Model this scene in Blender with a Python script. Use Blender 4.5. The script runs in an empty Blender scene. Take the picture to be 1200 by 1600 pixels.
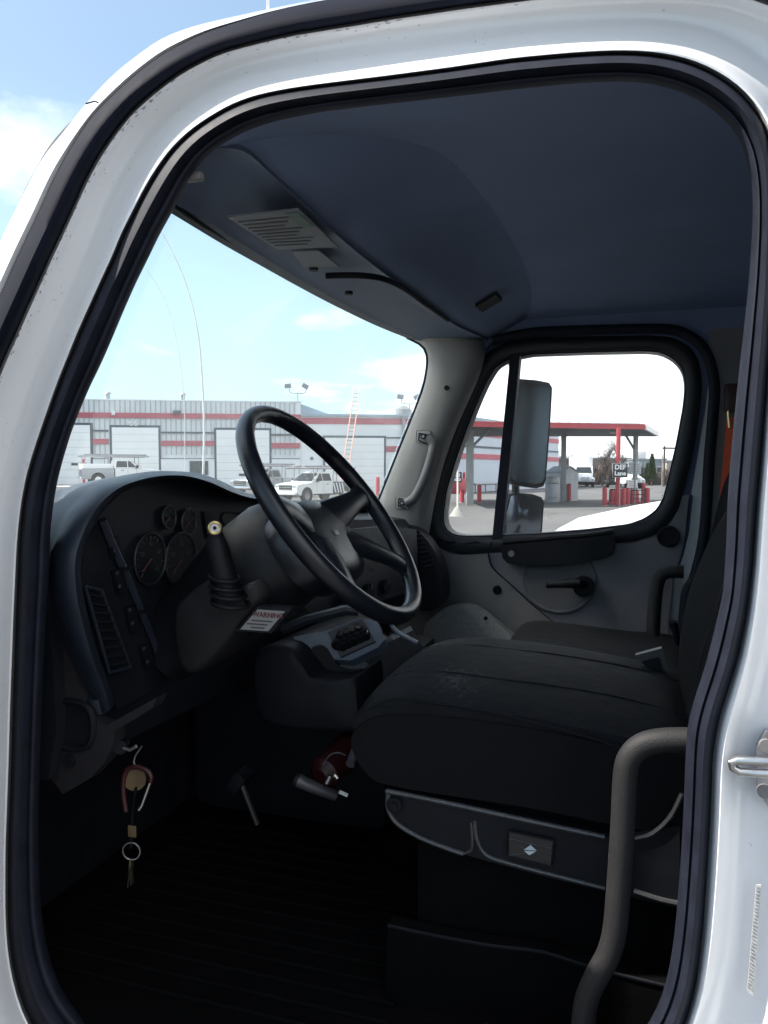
import bpy, bmesh, math, random
from mathutils import Vector, Matrix
random.seed(7)
R = math.radians
scene = bpy.context.scene
col = scene.collection

# ------------------------------------------------------------------ camera
# world axes: X across the truck (driver -> passenger), Y truck forward, Z up, ground near z=0
YAW, PITCH, CH, F = R(17.7), R(3.1), 2.0, 1200.0
cam_d = bpy.data.cameras.new('camera'); cam = bpy.data.objects.new('camera', cam_d); col.objects.link(cam)
cam_d.sensor_fit = 'HORIZONTAL'; cam_d.sensor_width = 36.0; cam_d.lens = 36.0
cam_d.clip_start = 0.02; cam_d.clip_end = 5000
cam.location = (0, 0, CH)
cam.rotation_euler = (R(90) - PITCH, 0, YAW - R(90))
scene.camera = cam

# ------------------------------------------------------------------ world and sun
SUN_AZ = (-0.31, 0.951); SUN_EL = R(48)
w = bpy.data.worlds.new('World'); scene.world = w; w.use_nodes = True
nt = w.node_tree; N = nt.nodes; L = nt.links; N.clear()
sky = N.new('ShaderNodeTexSky'); sky.sky_type = 'NISHITA'; sky.sun_disc = False
sky.sun_elevation = SUN_EL; sky.sun_rotation = math.atan2(SUN_AZ[0], SUN_AZ[1]); sky.altitude = 100
sky.air_density = 1.0; sky.dust_density = 1.6; sky.ozone_density = 1.2
tc = N.new('ShaderNodeTexCoord')
sep = N.new('ShaderNodeSeparateXYZ'); L.new(tc.outputs['Generated'], sep.inputs[0])
# clouds: direction projected on a high flat layer, so they shrink toward the horizon
zc = N.new('ShaderNodeMath'); zc.operation = 'ADD'; zc.inputs[1].default_value = 0.16; L.new(sep.outputs[2], zc.inputs[0])
zm = N.new('ShaderNodeMath'); zm.operation = 'MAXIMUM'; zm.inputs[1].default_value = 0.05; L.new(zc.outputs[0], zm.inputs[0])
dvx = N.new('ShaderNodeMath'); dvx.operation = 'DIVIDE'; L.new(sep.outputs[0], dvx.inputs[0]); L.new(zm.outputs[0], dvx.inputs[1])
dvy = N.new('ShaderNodeMath'); dvy.operation = 'DIVIDE'; L.new(sep.outputs[1], dvy.inputs[0]); L.new(zm.outputs[0], dvy.inputs[1])
cmb = N.new('ShaderNodeCombineXYZ'); L.new(dvx.outputs[0], cmb.inputs[0]); L.new(dvy.outputs[0], cmb.inputs[1])
cmap = N.new('ShaderNodeMapping'); cmap.inputs['Location'].default_value = (3.9, 1.7, 0); L.new(cmb.outputs[0], cmap.inputs[0])
cn = N.new('ShaderNodeTexNoise'); cn.inputs['Scale'].default_value = 0.9; cn.inputs['Detail'].default_value = 9; cn.inputs['Roughness'].default_value = 0.56
L.new(cmap.outputs[0], cn.inputs['Vector'])
cr = N.new('ShaderNodeValToRGB'); cr.color_ramp.elements[0].position = 0.565; cr.color_ramp.elements[1].position = 0.72
# a bank of cloud stands on the -Y side of the sky
bx = N.new('ShaderNodeMath'); bx.operation = 'MULTIPLY_ADD'; bx.inputs[1].default_value = 0.3; L.new(sep.outputs[0], bx.inputs[0])
ng = N.new('ShaderNodeMath'); ng.operation = 'MULTIPLY'; ng.inputs[1].default_value = -1.0; L.new(sep.outputs[1], ng.inputs[0]); L.new(ng.outputs[0], bx.inputs[2])
bk = N.new('ShaderNodeMapRange'); bk.inputs[1].default_value = -0.02; bk.inputs[2].default_value = 0.2; bk.inputs[3].default_value = 0.0; bk.inputs[4].default_value = 0.32; L.new(bx.outputs[0], bk.inputs[0])
ca = N.new('ShaderNodeMath'); ca.operation = 'ADD'; L.new(cn.outputs['Fac'], ca.inputs[0]); L.new(bk.outputs[0], ca.inputs[1])
L.new(ca.outputs[0], cr.inputs[0])
# thin bright haze close to the horizon
hz = N.new('ShaderNodeMapRange'); hz.inputs[1].default_value = 0.0; hz.inputs[2].default_value = 0.42; hz.inputs[3].default_value = 0.85; hz.inputs[4].default_value = 0.22
L.new(sep.outputs[2], hz.inputs[0])
hm = N.new('ShaderNodeMixRGB'); L.new(hz.outputs[0], hm.inputs[0]); L.new(sky.outputs[0], hm.inputs[1]); hm.inputs[2].default_value = (4.3, 6.1, 7.2, 1)
cm = N.new('ShaderNodeMixRGB'); L.new(cr.outputs[0], cm.inputs[0]); L.new(hm.outputs[0], cm.inputs[1]); cm.inputs[2].default_value = (8.4, 8.7, 9.0, 1)
bg = N.new('ShaderNodeBackground'); bg.inputs[1].default_value = 0.095; L.new(cm.outputs[0], bg.inputs[0])
wo = N.new('ShaderNodeOutputWorld'); L.new(bg.outputs[0], wo.inputs[0])

sl = bpy.data.lights.new('sun', 'SUN'); sl.energy = 4.6; sl.angle = R(0.5); sl.color = (1.0, 0.94, 0.85)
so = bpy.data.objects.new('sun', sl); col.objects.link(so); so.location = (-20, 30, 40)
sd = Vector((SUN_AZ[0] * math.cos(SUN_EL), SUN_AZ[1] * math.cos(SUN_EL), math.sin(SUN_EL)))
so.rotation_euler = sd.to_track_quat('Z', 'Y').to_euler()

vs = scene.view_settings; vs.view_transform = 'Standard'; vs.look = 'None'; vs.exposure = 1.12; vs.gamma = 1.0; vs.use_curve_mapping = False
cy = scene.cycles; cy.use_denoising = True; cy.max_bounces = 10; cy.diffuse_bounces = 6; cy.sample_clamp_indirect = 4.0; cy.caustics_reflective = False

# ------------------------------------------------------------------ helpers: pixels of the photo -> points of the place
fw = Vector((math.cos(YAW) * math.cos(PITCH), math.sin(YAW) * math.cos(PITCH), -math.sin(PITCH)))
rt = Vector((math.sin(YAW), -math.cos(YAW), 0)); up = rt.cross(fw)
C0 = Vector((0, 0, CH))
def ray(px, py): return fw + rt * ((px - 600) / F) + up * ((800 - py) / F)
def uX(px, py, X): d = ray(px, py); return C0 + d * (X / d.x)
def uY(px, py, Y): d = ray(px, py); return C0 + d * (Y / d.y)
def uZ(px, py, Z): d = ray(px, py); return C0 + d * ((Z - CH) / d.z)
def uD(px, py, D): return C0 + ray(px, py) * D
def W(r, d, z): return Vector((math.cos(YAW) * d + math.sin(YAW) * r, math.sin(YAW) * d - math.cos(YAW) * r, z))

# ------------------------------------------------------------------ materials
MATS = {}
def mat(name, color, rough=0.5, metal=0.0, noise=0.0, nscale=20.0, bump=0.0, bscale=200.0, spec=0.5, coat=0.0, color2=None, stretch=None, emit=None):
    if name in MATS: return MATS[name]
    m = bpy.data.materials.new(name); m.use_nodes = True; t = m.node_tree; b = t.nodes['Principled BSDF']
    b.inputs['Base Color'].default_value = (*color, 1); b.inputs['Roughness'].default_value = rough; b.inputs['Metallic'].default_value = metal
    b.inputs['Specular IOR Level'].default_value = spec; b.inputs['Coat Weight'].default_value = coat; b.inputs['Coat Roughness'].default_value = 0.08
    co = t.nodes.new('ShaderNodeTexCoord'); src = co.outputs['Object']
    if stretch:
        mp = t.nodes.new('ShaderNodeMapping'); mp.inputs['Scale'].default_value = stretch; t.links.new(src, mp.inputs[0]); src = mp.outputs[0]
    if noise or color2:
        n = t.nodes.new('ShaderNodeTexNoise'); n.inputs['Scale'].default_value = nscale; n.inputs['Detail'].default_value = 6; t.links.new(src, n.inputs['Vector'])
        r = t.nodes.new('ShaderNodeValToRGB'); r.color_ramp.elements[0].position = 0.3; r.color_ramp.elements[1].position = 0.7
        c2 = color2 or tuple(min(1, c * (1 + noise)) for c in color); c1 = color if color2 else tuple(c * (1 - noise) for c in color)
        r.color_ramp.elements[0].color = (*c1, 1); r.color_ramp.elements[1].color = (*c2, 1)
        t.links.new(n.outputs['Fac'], r.inputs[0]); t.links.new(r.outputs[0], b.inputs['Base Color'])
        mr = t.nodes.new('ShaderNodeMapRange'); mr.inputs[3].default_value = max(0.03, rough - 0.1); mr.inputs[4].default_value = min(1, rough + 0.1)
        t.links.new(n.outputs['Fac'], mr.inputs[0]); t.links.new(mr.outputs[0], b.inputs['Roughness'])
    if bump:
        n2 = t.nodes.new('ShaderNodeTexNoise'); n2.inputs['Scale'].default_value = bscale; n2.inputs['Detail'].default_value = 3; t.links.new(src, n2.inputs['Vector'])
        bp = t.nodes.new('ShaderNodeBump'); bp.inputs['Strength'].default_value = bump; bp.inputs['Distance'].default_value = 0.002
        t.links.new(n2.outputs['Fac'], bp.inputs['Height']); t.links.new(bp.outputs[0], b.inputs['Normal'])
    if emit:
        b.inputs['Emission Color'].default_value = (*emit[:3], 1); b.inputs['Emission Strength'].default_value = emit[3]
    MATS[name] = m; return m

def paint_worn():
    m = mat('white_paint', (0.74, 0.75, 0.755), 0.32, coat=0.8)
    t = m.node_tree; b = t.nodes['Principled BSDF']; co = t.nodes.new('ShaderNodeTexCoord')
    v = t.nodes.new('ShaderNodeTexNoise'); v.inputs['Scale'].default_value = 9; v.inputs['Detail'].default_value = 12; v.inputs['Roughness'].default_value = 0.75
    t.links.new(co.outputs['Object'], v.inputs['Vector'])
    v2 = t.nodes.new('ShaderNodeTexNoise'); v2.inputs['Scale'].default_value = 160; v2.inputs['Detail'].default_value = 4; t.links.new(co.outputs['Object'], v2.inputs['Vector'])
    r1 = t.nodes.new('ShaderNodeValToRGB'); r1.color_ramp.elements[0].position = 0.58; r1.color_ramp.elements[1].position = 0.66; t.links.new(v.outputs['Fac'], r1.inputs[0])
    r2 = t.nodes.new('ShaderNodeValToRGB'); r2.color_ramp.elements[0].position = 0.64; r2.color_ramp.elements[1].position = 0.69; t.links.new(v2.outputs['Fac'], r2.inputs[0])
    mu = t.nodes.new('ShaderNodeMath'); mu.operation = 'MULTIPLY'; t.links.new(r1.outputs[0], mu.inputs[0]); t.links.new(r2.outputs[0], mu.inputs[1])
    big = t.nodes.new('ShaderNodeTexNoise'); big.inputs['Scale'].default_value = 5; big.inputs['Detail'].default_value = 5; t.links.new(co.outputs['Object'], big.inputs['Vector'])
    mixb = t.nodes.new('ShaderNodeMixRGB'); t.links.new(big.outputs['Fac'], mixb.inputs[0]); mixb.inputs[1].default_value = (0.715, 0.732, 0.76, 1); mixb.inputs[2].default_value = (0.79, 0.80, 0.815, 1)
    mix = t.nodes.new('ShaderNodeMixRGB'); t.links.new(mu.outputs[0], mix.inputs[0]); t.links.new(mixb.outputs[0], mix.inputs[1]); mix.inputs[2].default_value = (0.12, 0.11, 0.10, 1)
    t.links.new(mix.outputs[0], b.inputs['Base Color'])
    mr = t.nodes.new('ShaderNodeMapRange'); mr.inputs[3].default_value = 0.22; mr.inputs[4].default_value = 0.42; t.links.new(big.outputs['Fac'], mr.inputs[0]); t.links.new(mr.outputs[0], b.inputs['Roughness'])
    return m
def glass(name, tint, dirt_haze=0.0):
    m = bpy.data.materials.new(name); m.use_nodes = True; t = m.node_tree; b = t.nodes['Principled BSDF']
    b.inputs['Base Color'].default_value = (*tint, 1); b.inputs['Roughness'].default_value = 0.0; b.inputs['IOR'].default_value = 1.13
    b.inputs['Transmission Weight'].default_value = 1.0
    if dirt_haze:
        co = t.nodes.new('ShaderNodeTexCoord'); n = t.nodes.new('ShaderNodeTexNoise'); n.inputs['Scale'].default_value = 120; n.inputs['Detail'].default_value = 3
        t.links.new(co.outputs['Object'], n.inputs['Vector'])
        n1 = t.nodes.new('ShaderNodeTexNoise'); n1.inputs['Scale'].default_value = 3; n1.inputs['Detail'].default_value = 5; t.links.new(co.outputs['Object'], n1.inputs['Vector'])
        r = t.nodes.new('ShaderNodeValToRGB'); r.color_ramp.elements[0].position = 0.71; r.color_ramp.elements[1].position = 0.76; t.links.new(n.outputs['Fac'], r.inputs[0])
        ml = t.nodes.new('ShaderNodeMath'); ml.operation = 'MULTIPLY'; ml.inputs[1].default_value = dirt_haze; t.links.new(r.outputs[0], ml.inputs[0])
        m2 = t.nodes.new('ShaderNodeMapRange'); m2.inputs[1].default_value = 0.4; m2.inputs[2].default_value = 0.8; m2.inputs[3].default_value = 0.012 + dirt_haze * 0.04; m2.inputs[4].default_value = 0.03 + dirt_haze * 0.06; t.links.new(n1.outputs['Fac'], m2.inputs[0])
        ad = t.nodes.new('ShaderNodeMath'); ad.operation = 'ADD'; t.links.new(ml.outputs[0], ad.inputs[0]); t.links.new(m2.outputs[0], ad.inputs[1])
        df = t.nodes.new('ShaderNodeBsdfTranslucent'); df.inputs[0].default_value = (0.72, 0.74, 0.74, 1)  # besides the dirt specks, an even film added to give veiling glare
        ms = t.nodes.new('ShaderNodeMixShader'); t.links.new(ad.outputs[0], ms.inputs[0]); t.links.new(b.outputs[0], ms.inputs[1]); t.links.new(df.outputs[0], ms.inputs[2])
        t.links.new(ms.outputs[0], t.nodes['Material Output'].inputs[0])
    MATS[name] = m; return m

WHITE = paint_worn()
CLEAN_WHITE = mat('vehicle_white', (0.76, 0.77, 0.78), 0.3, coat=0.4, noise=0.03, nscale=3)
RUBBER = mat('black_rubber', (0.0105, 0.013, 0.0225), 0.62, noise=0.25, nscale=30, bump=0.12, bscale=120, spec=0.22)
DARK = mat('black_plastic', (0.005, 0.006, 0.0092), 0.55, noise=0.25, nscale=25, bump=0.25, bscale=900, spec=0.22)
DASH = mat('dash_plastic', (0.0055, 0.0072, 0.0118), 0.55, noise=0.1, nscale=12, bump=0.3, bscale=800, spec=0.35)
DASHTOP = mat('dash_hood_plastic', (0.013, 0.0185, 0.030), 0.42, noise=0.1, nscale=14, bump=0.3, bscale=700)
GREYTRIM = mat('grey_trim', (0.18, 0.176, 0.176), 0.55, noise=0.08, nscale=10, bump=0.25, bscale=900)
PILLAR = mat('pillar_trim', (0.31, 0.30, 0.28), 0.55, noise=0.06, nscale=8, bump=0.2, bscale=900)
DOORTRIM = mat('door_trim', (0.150, 0.150, 0.165), 0.5, noise=0.08, nscale=8, bump=0.3, bscale=800)
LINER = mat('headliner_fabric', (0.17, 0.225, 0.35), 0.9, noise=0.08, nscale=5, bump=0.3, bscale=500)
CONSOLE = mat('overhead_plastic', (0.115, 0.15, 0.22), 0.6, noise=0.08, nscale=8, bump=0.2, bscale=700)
CARPET = mat('kick_panel_carpet', (0.40, 0.40, 0.38), 0.95, noise=0.2, nscale=150, bump=0.7, bscale=160)  # made paler to carry the sunlight falling on the kick panel
WHEELM = mat('wheel_leather', (0.007, 0.009, 0.014), 0.31, noise=0.2, nscale=20, bump=0.15, bscale=600)
SEATTOP = mat('seat_vinyl', (0.0036, 0.0046, 0.0070), 0.75, noise=0.5, nscale=26, bump=1.0, bscale=30, spec=0.22)
SEATSIDE = mat('seat_ribbed_cloth', (0.0070, 0.0070, 0.0080), 0.95, noise=0.08, nscale=40, bump=0.6, bscale=110, stretch=(1, 6, 0.5), spec=0.12)
MATF = mat('floor_rubber', (0.0014, 0.0014, 0.0019), 0.8, spec=0.1, noise=0.5, nscale=12, bump=0.6, bscale=40)
HANDLE = mat('grab_foam', (0.0078, 0.0072, 0.0082), 0.7, noise=0.12, nscale=30, bump=0.35, bscale=500)
SILVER = mat('bright_metal', (0.55, 0.55, 0.55), 0.3, 1.0, noise=0.15, nscale=40)
DULLMET = mat('dull_metal', (0.36, 0.36, 0.38), 0.42, 0.9, noise=0.25, nscale=60)
SILVERPL = mat('silver_plastic', (0.09, 0.12, 0.17), 0.45, noise=0.2, nscale=30)
PAPER = mat('placard_paper', (0.17, 0.185, 0.20), 0.7, noise=0.06, nscale=30)
PAPER2 = mat('warning_paper', (0.24, 0.235, 0.23), 0.6, noise=0.06, nscale=30)
INK = mat('dark_ink', (0.03, 0.03, 0.035), 0.7, noise=0.1)
GREEN_INK = mat('green_ink', (0.10, 0.16, 0.13), 0.7, noise=0.1)
RED_INK = mat('red_ink', (0.10, 0.025, 0.022), 0.7, noise=0.1)
DIAL = mat('dial_print', (0.035, 0.038, 0.046), 0.6, noise=0.1)
BRASS = mat('brass', (0.62, 0.48, 0.22), 0.3, 1.0, noise=0.15, nscale=80)
CREAM = mat('cream_plastic', (0.60, 0.56, 0.42), 0.5, noise=0.05)
RED = mat('red_paint', (0.42, 0.05, 0.06), 0.5, noise=0.15, nscale=6)
DKRED = mat('dark_red_paint', (0.03, 0.004, 0.005), 0.45, noise=0.2, nscale=20)
TAN = mat('tan_leather', (0.10, 0.065, 0.03), 0.7, noise=0.25, nscale=60)
ORANGE = mat('orange_webbing', (0.80, 0.12, 0.045), 0.75, noise=0.12, nscale=60, bump=0.4, bscale=300)
BODYGLASS = mat('dark_glass', (0.02, 0.025, 0.03), 0.08, noise=0.1, nscale=3)
TYRE = mat('tyre_rubber', (0.02, 0.02, 0.02), 0.8, noise=0.2, nscale=10)
CHROME = mat('chrome', (0.7, 0.7, 0.72), 0.12, 1.0, noise=0.05)
MIRROR = mat('mirror_glass', (0.10, 0.108, 0.122), 0.2, 1.0, noise=0.05, nscale=4)
NAVY = mat('navy_paint', (0.03, 0.05, 0.11), 0.4, coat=0.3, noise=0.1)
SILVERPAINT = mat('silver_car_paint', (0.30, 0.32, 0.35), 0.35, 0.3, coat=0.4, noise=0.04)
def add_scuff(m, c, rad):
    t = m.node_tree; b = t.nodes['Principled BSDF']; src = b.inputs['Base Color'].links[0].from_socket
    co = t.nodes.new('ShaderNodeTexCoord'); mp = t.nodes.new('ShaderNodeMapping'); mp.inputs['Location'].default_value = [-v for v in c]; t.links.new(co.outputs['Object'], mp.inputs[0])
    sc = t.nodes.new('ShaderNodeVectorMath'); sc.operation = 'MULTIPLY'; sc.inputs[1].default_value = (0.8, 1.5, 1); t.links.new(mp.outputs[0], sc.inputs[0])
    ln = t.nodes.new('ShaderNodeVectorMath'); ln.operation = 'LENGTH'; t.links.new(sc.outputs[0], ln.inputs[0])
    r1 = t.nodes.new('ShaderNodeMapRange'); r1.inputs[1].default_value = 0.0; r1.inputs[2].default_value = rad; r1.inputs[3].default_value = 0.16; r1.inputs[4].default_value = -0.12; t.links.new(ln.outputs['Value'], r1.inputs[0])
    n = t.nodes.new('ShaderNodeTexNoise'); n.inputs['Scale'].default_value = 70; n.inputs['Detail'].default_value = 8; n.inputs['Roughness'].default_value = 0.7; t.links.new(co.outputs['Object'], n.inputs['Vector'])
    ad = t.nodes.new('ShaderNodeMath'); ad.operation = 'ADD'; t.links.new(n.outputs['Fac'], ad.inputs[0]); t.links.new(r1.outputs[0], ad.inputs[1])
    rp = t.nodes.new('ShaderNodeMapRange'); rp.inputs[1].default_value = 0.58; rp.inputs[2].default_value = 0.74; t.links.new(ad.outputs[0], rp.inputs[0])
    mx_ = t.nodes.new('ShaderNodeMixRGB'); t.links.new(rp.outputs[0], mx_.inputs[0]); t.links.new(src, mx_.inputs[1]); mx_.inputs[2].default_value = (0.055, 0.06, 0.066, 1); t.links.new(mx_.outputs[0], b.inputs['Base Color'])
WSGLASS = glass('windshield_glass', (0.93, 0.985, 0.985), dirt_haze=0.25)
WINGLASS = glass('window_glass', (0.95, 0.98, 0.985), dirt_haze=0.15)

# ------------------------------------------------------------------ mesh helpers
OFF = Vector((0, 0, 0))
def finish(name, bm, m, parent=None, angle=38, label=None):
    bmesh.ops.recalc_face_normals(bm, faces=bm.faces)
    for f in bm.faces: f.smooth = True
    for e in bm.edges:
        if len(e.link_faces) == 2 and e.calc_face_angle(0) > R(angle): e.smooth = False
    if parent is not None and OFF.length: bmesh.ops.translate(bm, verts=bm.verts, vec=-OFF)
    me = bpy.data.meshes.new(name); bm.to_mesh(me); bm.free(); me.materials.append(m)
    o = bpy.data.objects.new(name, me); col.objects.link(o)
    if parent is not None: o.parent = parent
    if label: o['label'] = label
    return o
def root(name, label, cat, loc=(0, 0, 0), rz=0, group=None):
    o = bpy.data.objects.new(name, None); col.objects.link(o); o.location = loc; o.rotation_euler = (0, 0, rz); o.empty_display_size = 0.3
    o['label'] = label; o['category'] = cat
    if group: o['group'] = group
    return o
def tag(o, label, cat, group=None):
    o['label'] = label; o['category'] = cat
    if group: o['group'] = group
    return o
def copy_tree(o, parent=None):
    c = o.copy(); col.objects.link(c)
    if parent is not None: c.parent = parent
    for ch in list(o.children): copy_tree(ch, c)
    return c
def bm_box(bm, c, s, rot=None, bev=0.0, seg=2):
    r = bmesh.ops.create_cube(bm, size=1.0); vs_ = r['verts']
    bmesh.ops.scale(bm, vec=s, verts=vs_)
    if bev > 0:
        es = list({e for v in vs_ for e in v.link_edges})
        rb = bmesh.ops.bevel(bm, geom=es, offset=bev, segments=seg, affect='EDGES', profile=0.6)
        vs_ = list({v for f in rb['faces'] for v in f.verts} | {v for v in vs_ if v.is_valid})
    if rot is not None: bmesh.ops.transform(bm, matrix=rot.to_4x4(), verts=vs_)
    bmesh.ops.translate(bm, verts=vs_, vec=Vector(c))
    return vs_
def box(name, c, s, m, parent=None, rot=None, bev=0.0, seg=2, label=None):
    bm = bmesh.new(); bm_box(bm, c, s, rot, bev, seg); return finish(name, bm, m, parent, label=label)
def bm_tube(bm, pts, rad, n=12, cap=True, flat=1.0, sm=0):
    pts = [Vector(p) for p in pts]
    if sm: pts = catmull(pts, sm)
    k = len(pts); rads = rad if isinstance(rad, (list, tuple)) else [rad] * k
    if len(rads) != k: rads = [rads[0] + (rads[-1] - rads[0]) * i / (k - 1) if len(rads) == 2 else rads[min(len(rads) - 1, int(i * len(rads) / k))] for i in range(k)]
    rings = []; nrm = None
    for i, p in enumerate(pts):
        t = (pts[min(i + 1, k - 1)] - pts[max(i - 1, 0)]).normalized()
        if nrm is None:
            a = Vector((0, 0, 1)) if abs(t.z) < 0.9 else Vector((1, 0, 0)); nrm = (a - t * a.dot(t)).normalized()
        else: nrm = (nrm - t * nrm.dot(t)).normalized()
        b = t.cross(nrm)
        rings.append([bm.verts.new(p + (nrm * math.cos(2 * math.pi * j / n) + b * math.sin(2 * math.pi * j / n) * flat) * rads[i]) for j in range(n)])
    for i in range(k - 1):
        for j in range(n): bm.faces.new((rings[i][j], rings[i][(j + 1) % n], rings[i + 1][(j + 1) % n], rings[i + 1][j]))
    if cap:
        bm.faces.new(rings[0]); bm.faces.new(rings[-1])
def tube(name, pts, rad, m, parent=None, n=12, flat=1.0, sm=0, cap=True, label=None):
    bm = bmesh.new(); bm_tube(bm, pts, rad, n, cap, flat, sm); return finish(name, bm, m, parent, label=label)
def catmull(P, per=6, closed=False):
    out = []; n = len(P); rng = range(n if closed else n - 1)
    for i in rng:
        g = lambda k: P[k % n] if closed else P[max(0, min(n - 1, k))]
        p0, p1, p2, p3 = g(i - 1), g(i), g(i + 1), g(i + 2)
        for j in range(per):
            t = j / per
            out.append(0.5 * ((2 * p1) + (p2 - p0) * t + (2 * p0 - 5 * p1 + 4 * p2 - p3) * t * t + (3 * p1 - p0 - 3 * p2 + p3) * t ** 3))
    if not closed: out.append(P[-1])
    return out
def bm_prism(bm, pts, d):
    pts = [Vector(p) for p in pts]; d = Vector(d)
    a = [bm.verts.new(p) for p in pts]; b = [bm.verts.new(p + d) for p in pts]; n = len(a)
    bm.faces.new(a); bm.faces.new(b[::-1])
    for i in range(n): bm.faces.new((a[i], b[i], b[(i + 1) % n], a[(i + 1) % n]))
def prism(name, pts, d, m, parent=None, bev=0.0, seg=2, label=None, angle=38):
    bm = bmesh.new(); bm_prism(bm, pts, d)
    if bev: bmesh.ops.bevel(bm, geom=[e for e in bm.edges if len(e.link_faces) == 2 and e.calc_face_angle(0) > R(25)], offset=bev, segments=seg, affect='EDGES', profile=0.6, clamp_overlap=True)
    return finish(name, bm, m, parent, label=label, angle=angle)
def bm_loft(bm, rings, closed=True, cap=False):
    V = [[bm.verts.new(p) for p in r] for r in rings]; n = len(V[0])
    for i in range(len(V) - 1):
        for j in range(n if closed else n - 1):
            bm.faces.new((V[i][j], V[i][(j + 1) % n], V[i + 1][(j + 1) % n], V[i + 1][j]))
    if cap: bm.faces.new(V[0]); bm.faces.new(V[-1])
    return V
def loft(name, rings, m, parent=None, closed=True, cap=False, angle=38, label=None):
    bm = bmesh.new(); bm_loft(bm, rings, closed, cap); return finish(name, bm, m, parent, angle, label)
def bm_disc(bm, c, nrm, r, depth, n=24, r2=None):
    q = Vector(nrm).to_track_quat('Z', 'Y').to_matrix().to_4x4()
    res = bmesh.ops.create_cone(bm, cap_ends=True, segments=n, radius1=r, radius2=r if r2 is None else r2, depth=depth)
    bmesh.ops.transform(bm, matrix=Matrix.Translation(Vector(c)) @ q, verts=res['verts'])
def disc(name, c, nrm, r, depth, m, parent=None, n=24, r2=None, label=None):
    bm = bmesh.new(); bm_disc(bm, c, nrm, r, depth, n, r2); return finish(name, bm, m, parent, label=label)
def bm_ring(bm, c, nrm, r, rt_, n=32, k=8, a0=0, a1=360, sx=1.0, sy=1.0):
    q = Vector(nrm).to_track_quat('Z', 'Y').to_matrix()
    full = abs(a1 - a0) >= 360
    pts = []
    for i in range(n + (0 if full else 1)):
        a = R(a0 + (a1 - a0) * i / n); pts.append((a, q @ Vector((math.cos(a) * r * sx, math.sin(a) * r * sy, 0))))
    nz = q @ Vector((0, 0, 1)); rings = []
    for a, p in pts:
        d = p.normalized()
        rings.append([bm.verts.new(Vector(c) + p + (d * math.cos(2 * math.pi * j / k) + nz * math.sin(2 * math.pi * j / k)) * rt_) for j in range(k)])
    m_ = len(rings)
    for i in range(m_ if full else m_ - 1):
        for j in range(k): bm.faces.new((rings[i][j], rings[i][(j + 1) % k], rings[(i + 1) % m_][(j + 1) % k], rings[(i + 1) % m_][j]))
def text_mesh(name, s, size, c, right, upv, m, parent=None, ext=0.001, align='CENTER', bold=0.0):
    cu = bpy.data.curves.new(name, 'FONT'); cu.body = s; cu.size = size; cu.align_x = align; cu.align_y = 'CENTER'; cu.extrude = ext; cu.resolution_u = 3; cu.offset = bold
    o = bpy.data.objects.new(name + '_tmp', cu); col.objects.link(o)
    dg = bpy.context.evaluated_depsgraph_get(); me = bpy.data.meshes.new_from_object(o.evaluated_get(dg)); bpy.data.objects.remove(o)
    right = Vector(right).normalized(); upv = Vector(upv).normalized(); nz = right.cross(upv)
    M = Matrix((right, upv, nz)).transposed().to_4x4(); M.translation = Vector(c) - (OFF if parent is not None else Vector((0, 0, 0)))
    me.transform(M); me.materials.clear(); me.materials.append(m); me.name = name
    ob = bpy.data.objects.new(name, me); col.objects.link(ob)
    if parent is not None: ob.parent = parent
    return ob
def densify(P, step=8.0):
    out = []
    for a, b in zip(P, P[1:] + P[:1]):
        k = max(1, int(math.hypot(b[0] - a[0], b[1] - a[1]) / step)); out += [(a[0] + (b[0] - a[0]) * i / k, a[1] + (b[1] - a[1]) * i / k) for i in range(k)]
    return out
def polar(points, n=240, cx=600, cy=800, smooth=2):
    import numpy as np
    points = densify(points)
    a = np.array([math.atan2(y - cy, x - cx) for x, y in points]); r = np.array([math.hypot(y - cy, x - cx) for x, y in points])
    o = np.argsort(a); a = a[o]; r = r[o]
    a2 = np.concatenate([a - 2 * np.pi, a, a + 2 * np.pi]); r2 = np.concatenate([r, r, r])
    t = np.linspace(-np.pi, np.pi, n, endpoint=False); rr = np.interp(t, a2, r2)
    for _ in range(smooth): rr = (np.roll(rr, 1) + 2 * rr + np.roll(rr, -1)) / 4
    return [(cx + rr[i] * math.cos(t[i]), cy + rr[i] * math.sin(t[i])) for i in range(n)]
def lerp2(A, B, k): return [(a[0] + (b[0] - a[0]) * k, a[1] + (b[1] - a[1]) * k) for a, b in zip(A, B)]
def resample(P, n):
    d = [0]
    for i in range(1, len(P)): d.append(d[-1] + math.hypot(P[i][0] - P[i - 1][0], P[i][1] - P[i - 1][1]))
    out = []
    for k in range(n):
        t = d[-1] * k / (n - 1); i = 0
        while i < len(d) - 2 and d[i + 1] < t: i += 1
        f = (t - d[i]) / max(1e-9, d[i + 1] - d[i]); out.append((P[i][0] + (P[i + 1][0] - P[i][0]) * f, P[i][1] + (P[i + 1][1] - P[i][1]) * f))
    return out
def sm2(P, per=4): return [(v.x, v.y) for v in catmull([Vector((x, y, 0)) for x, y in P], per)]

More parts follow.
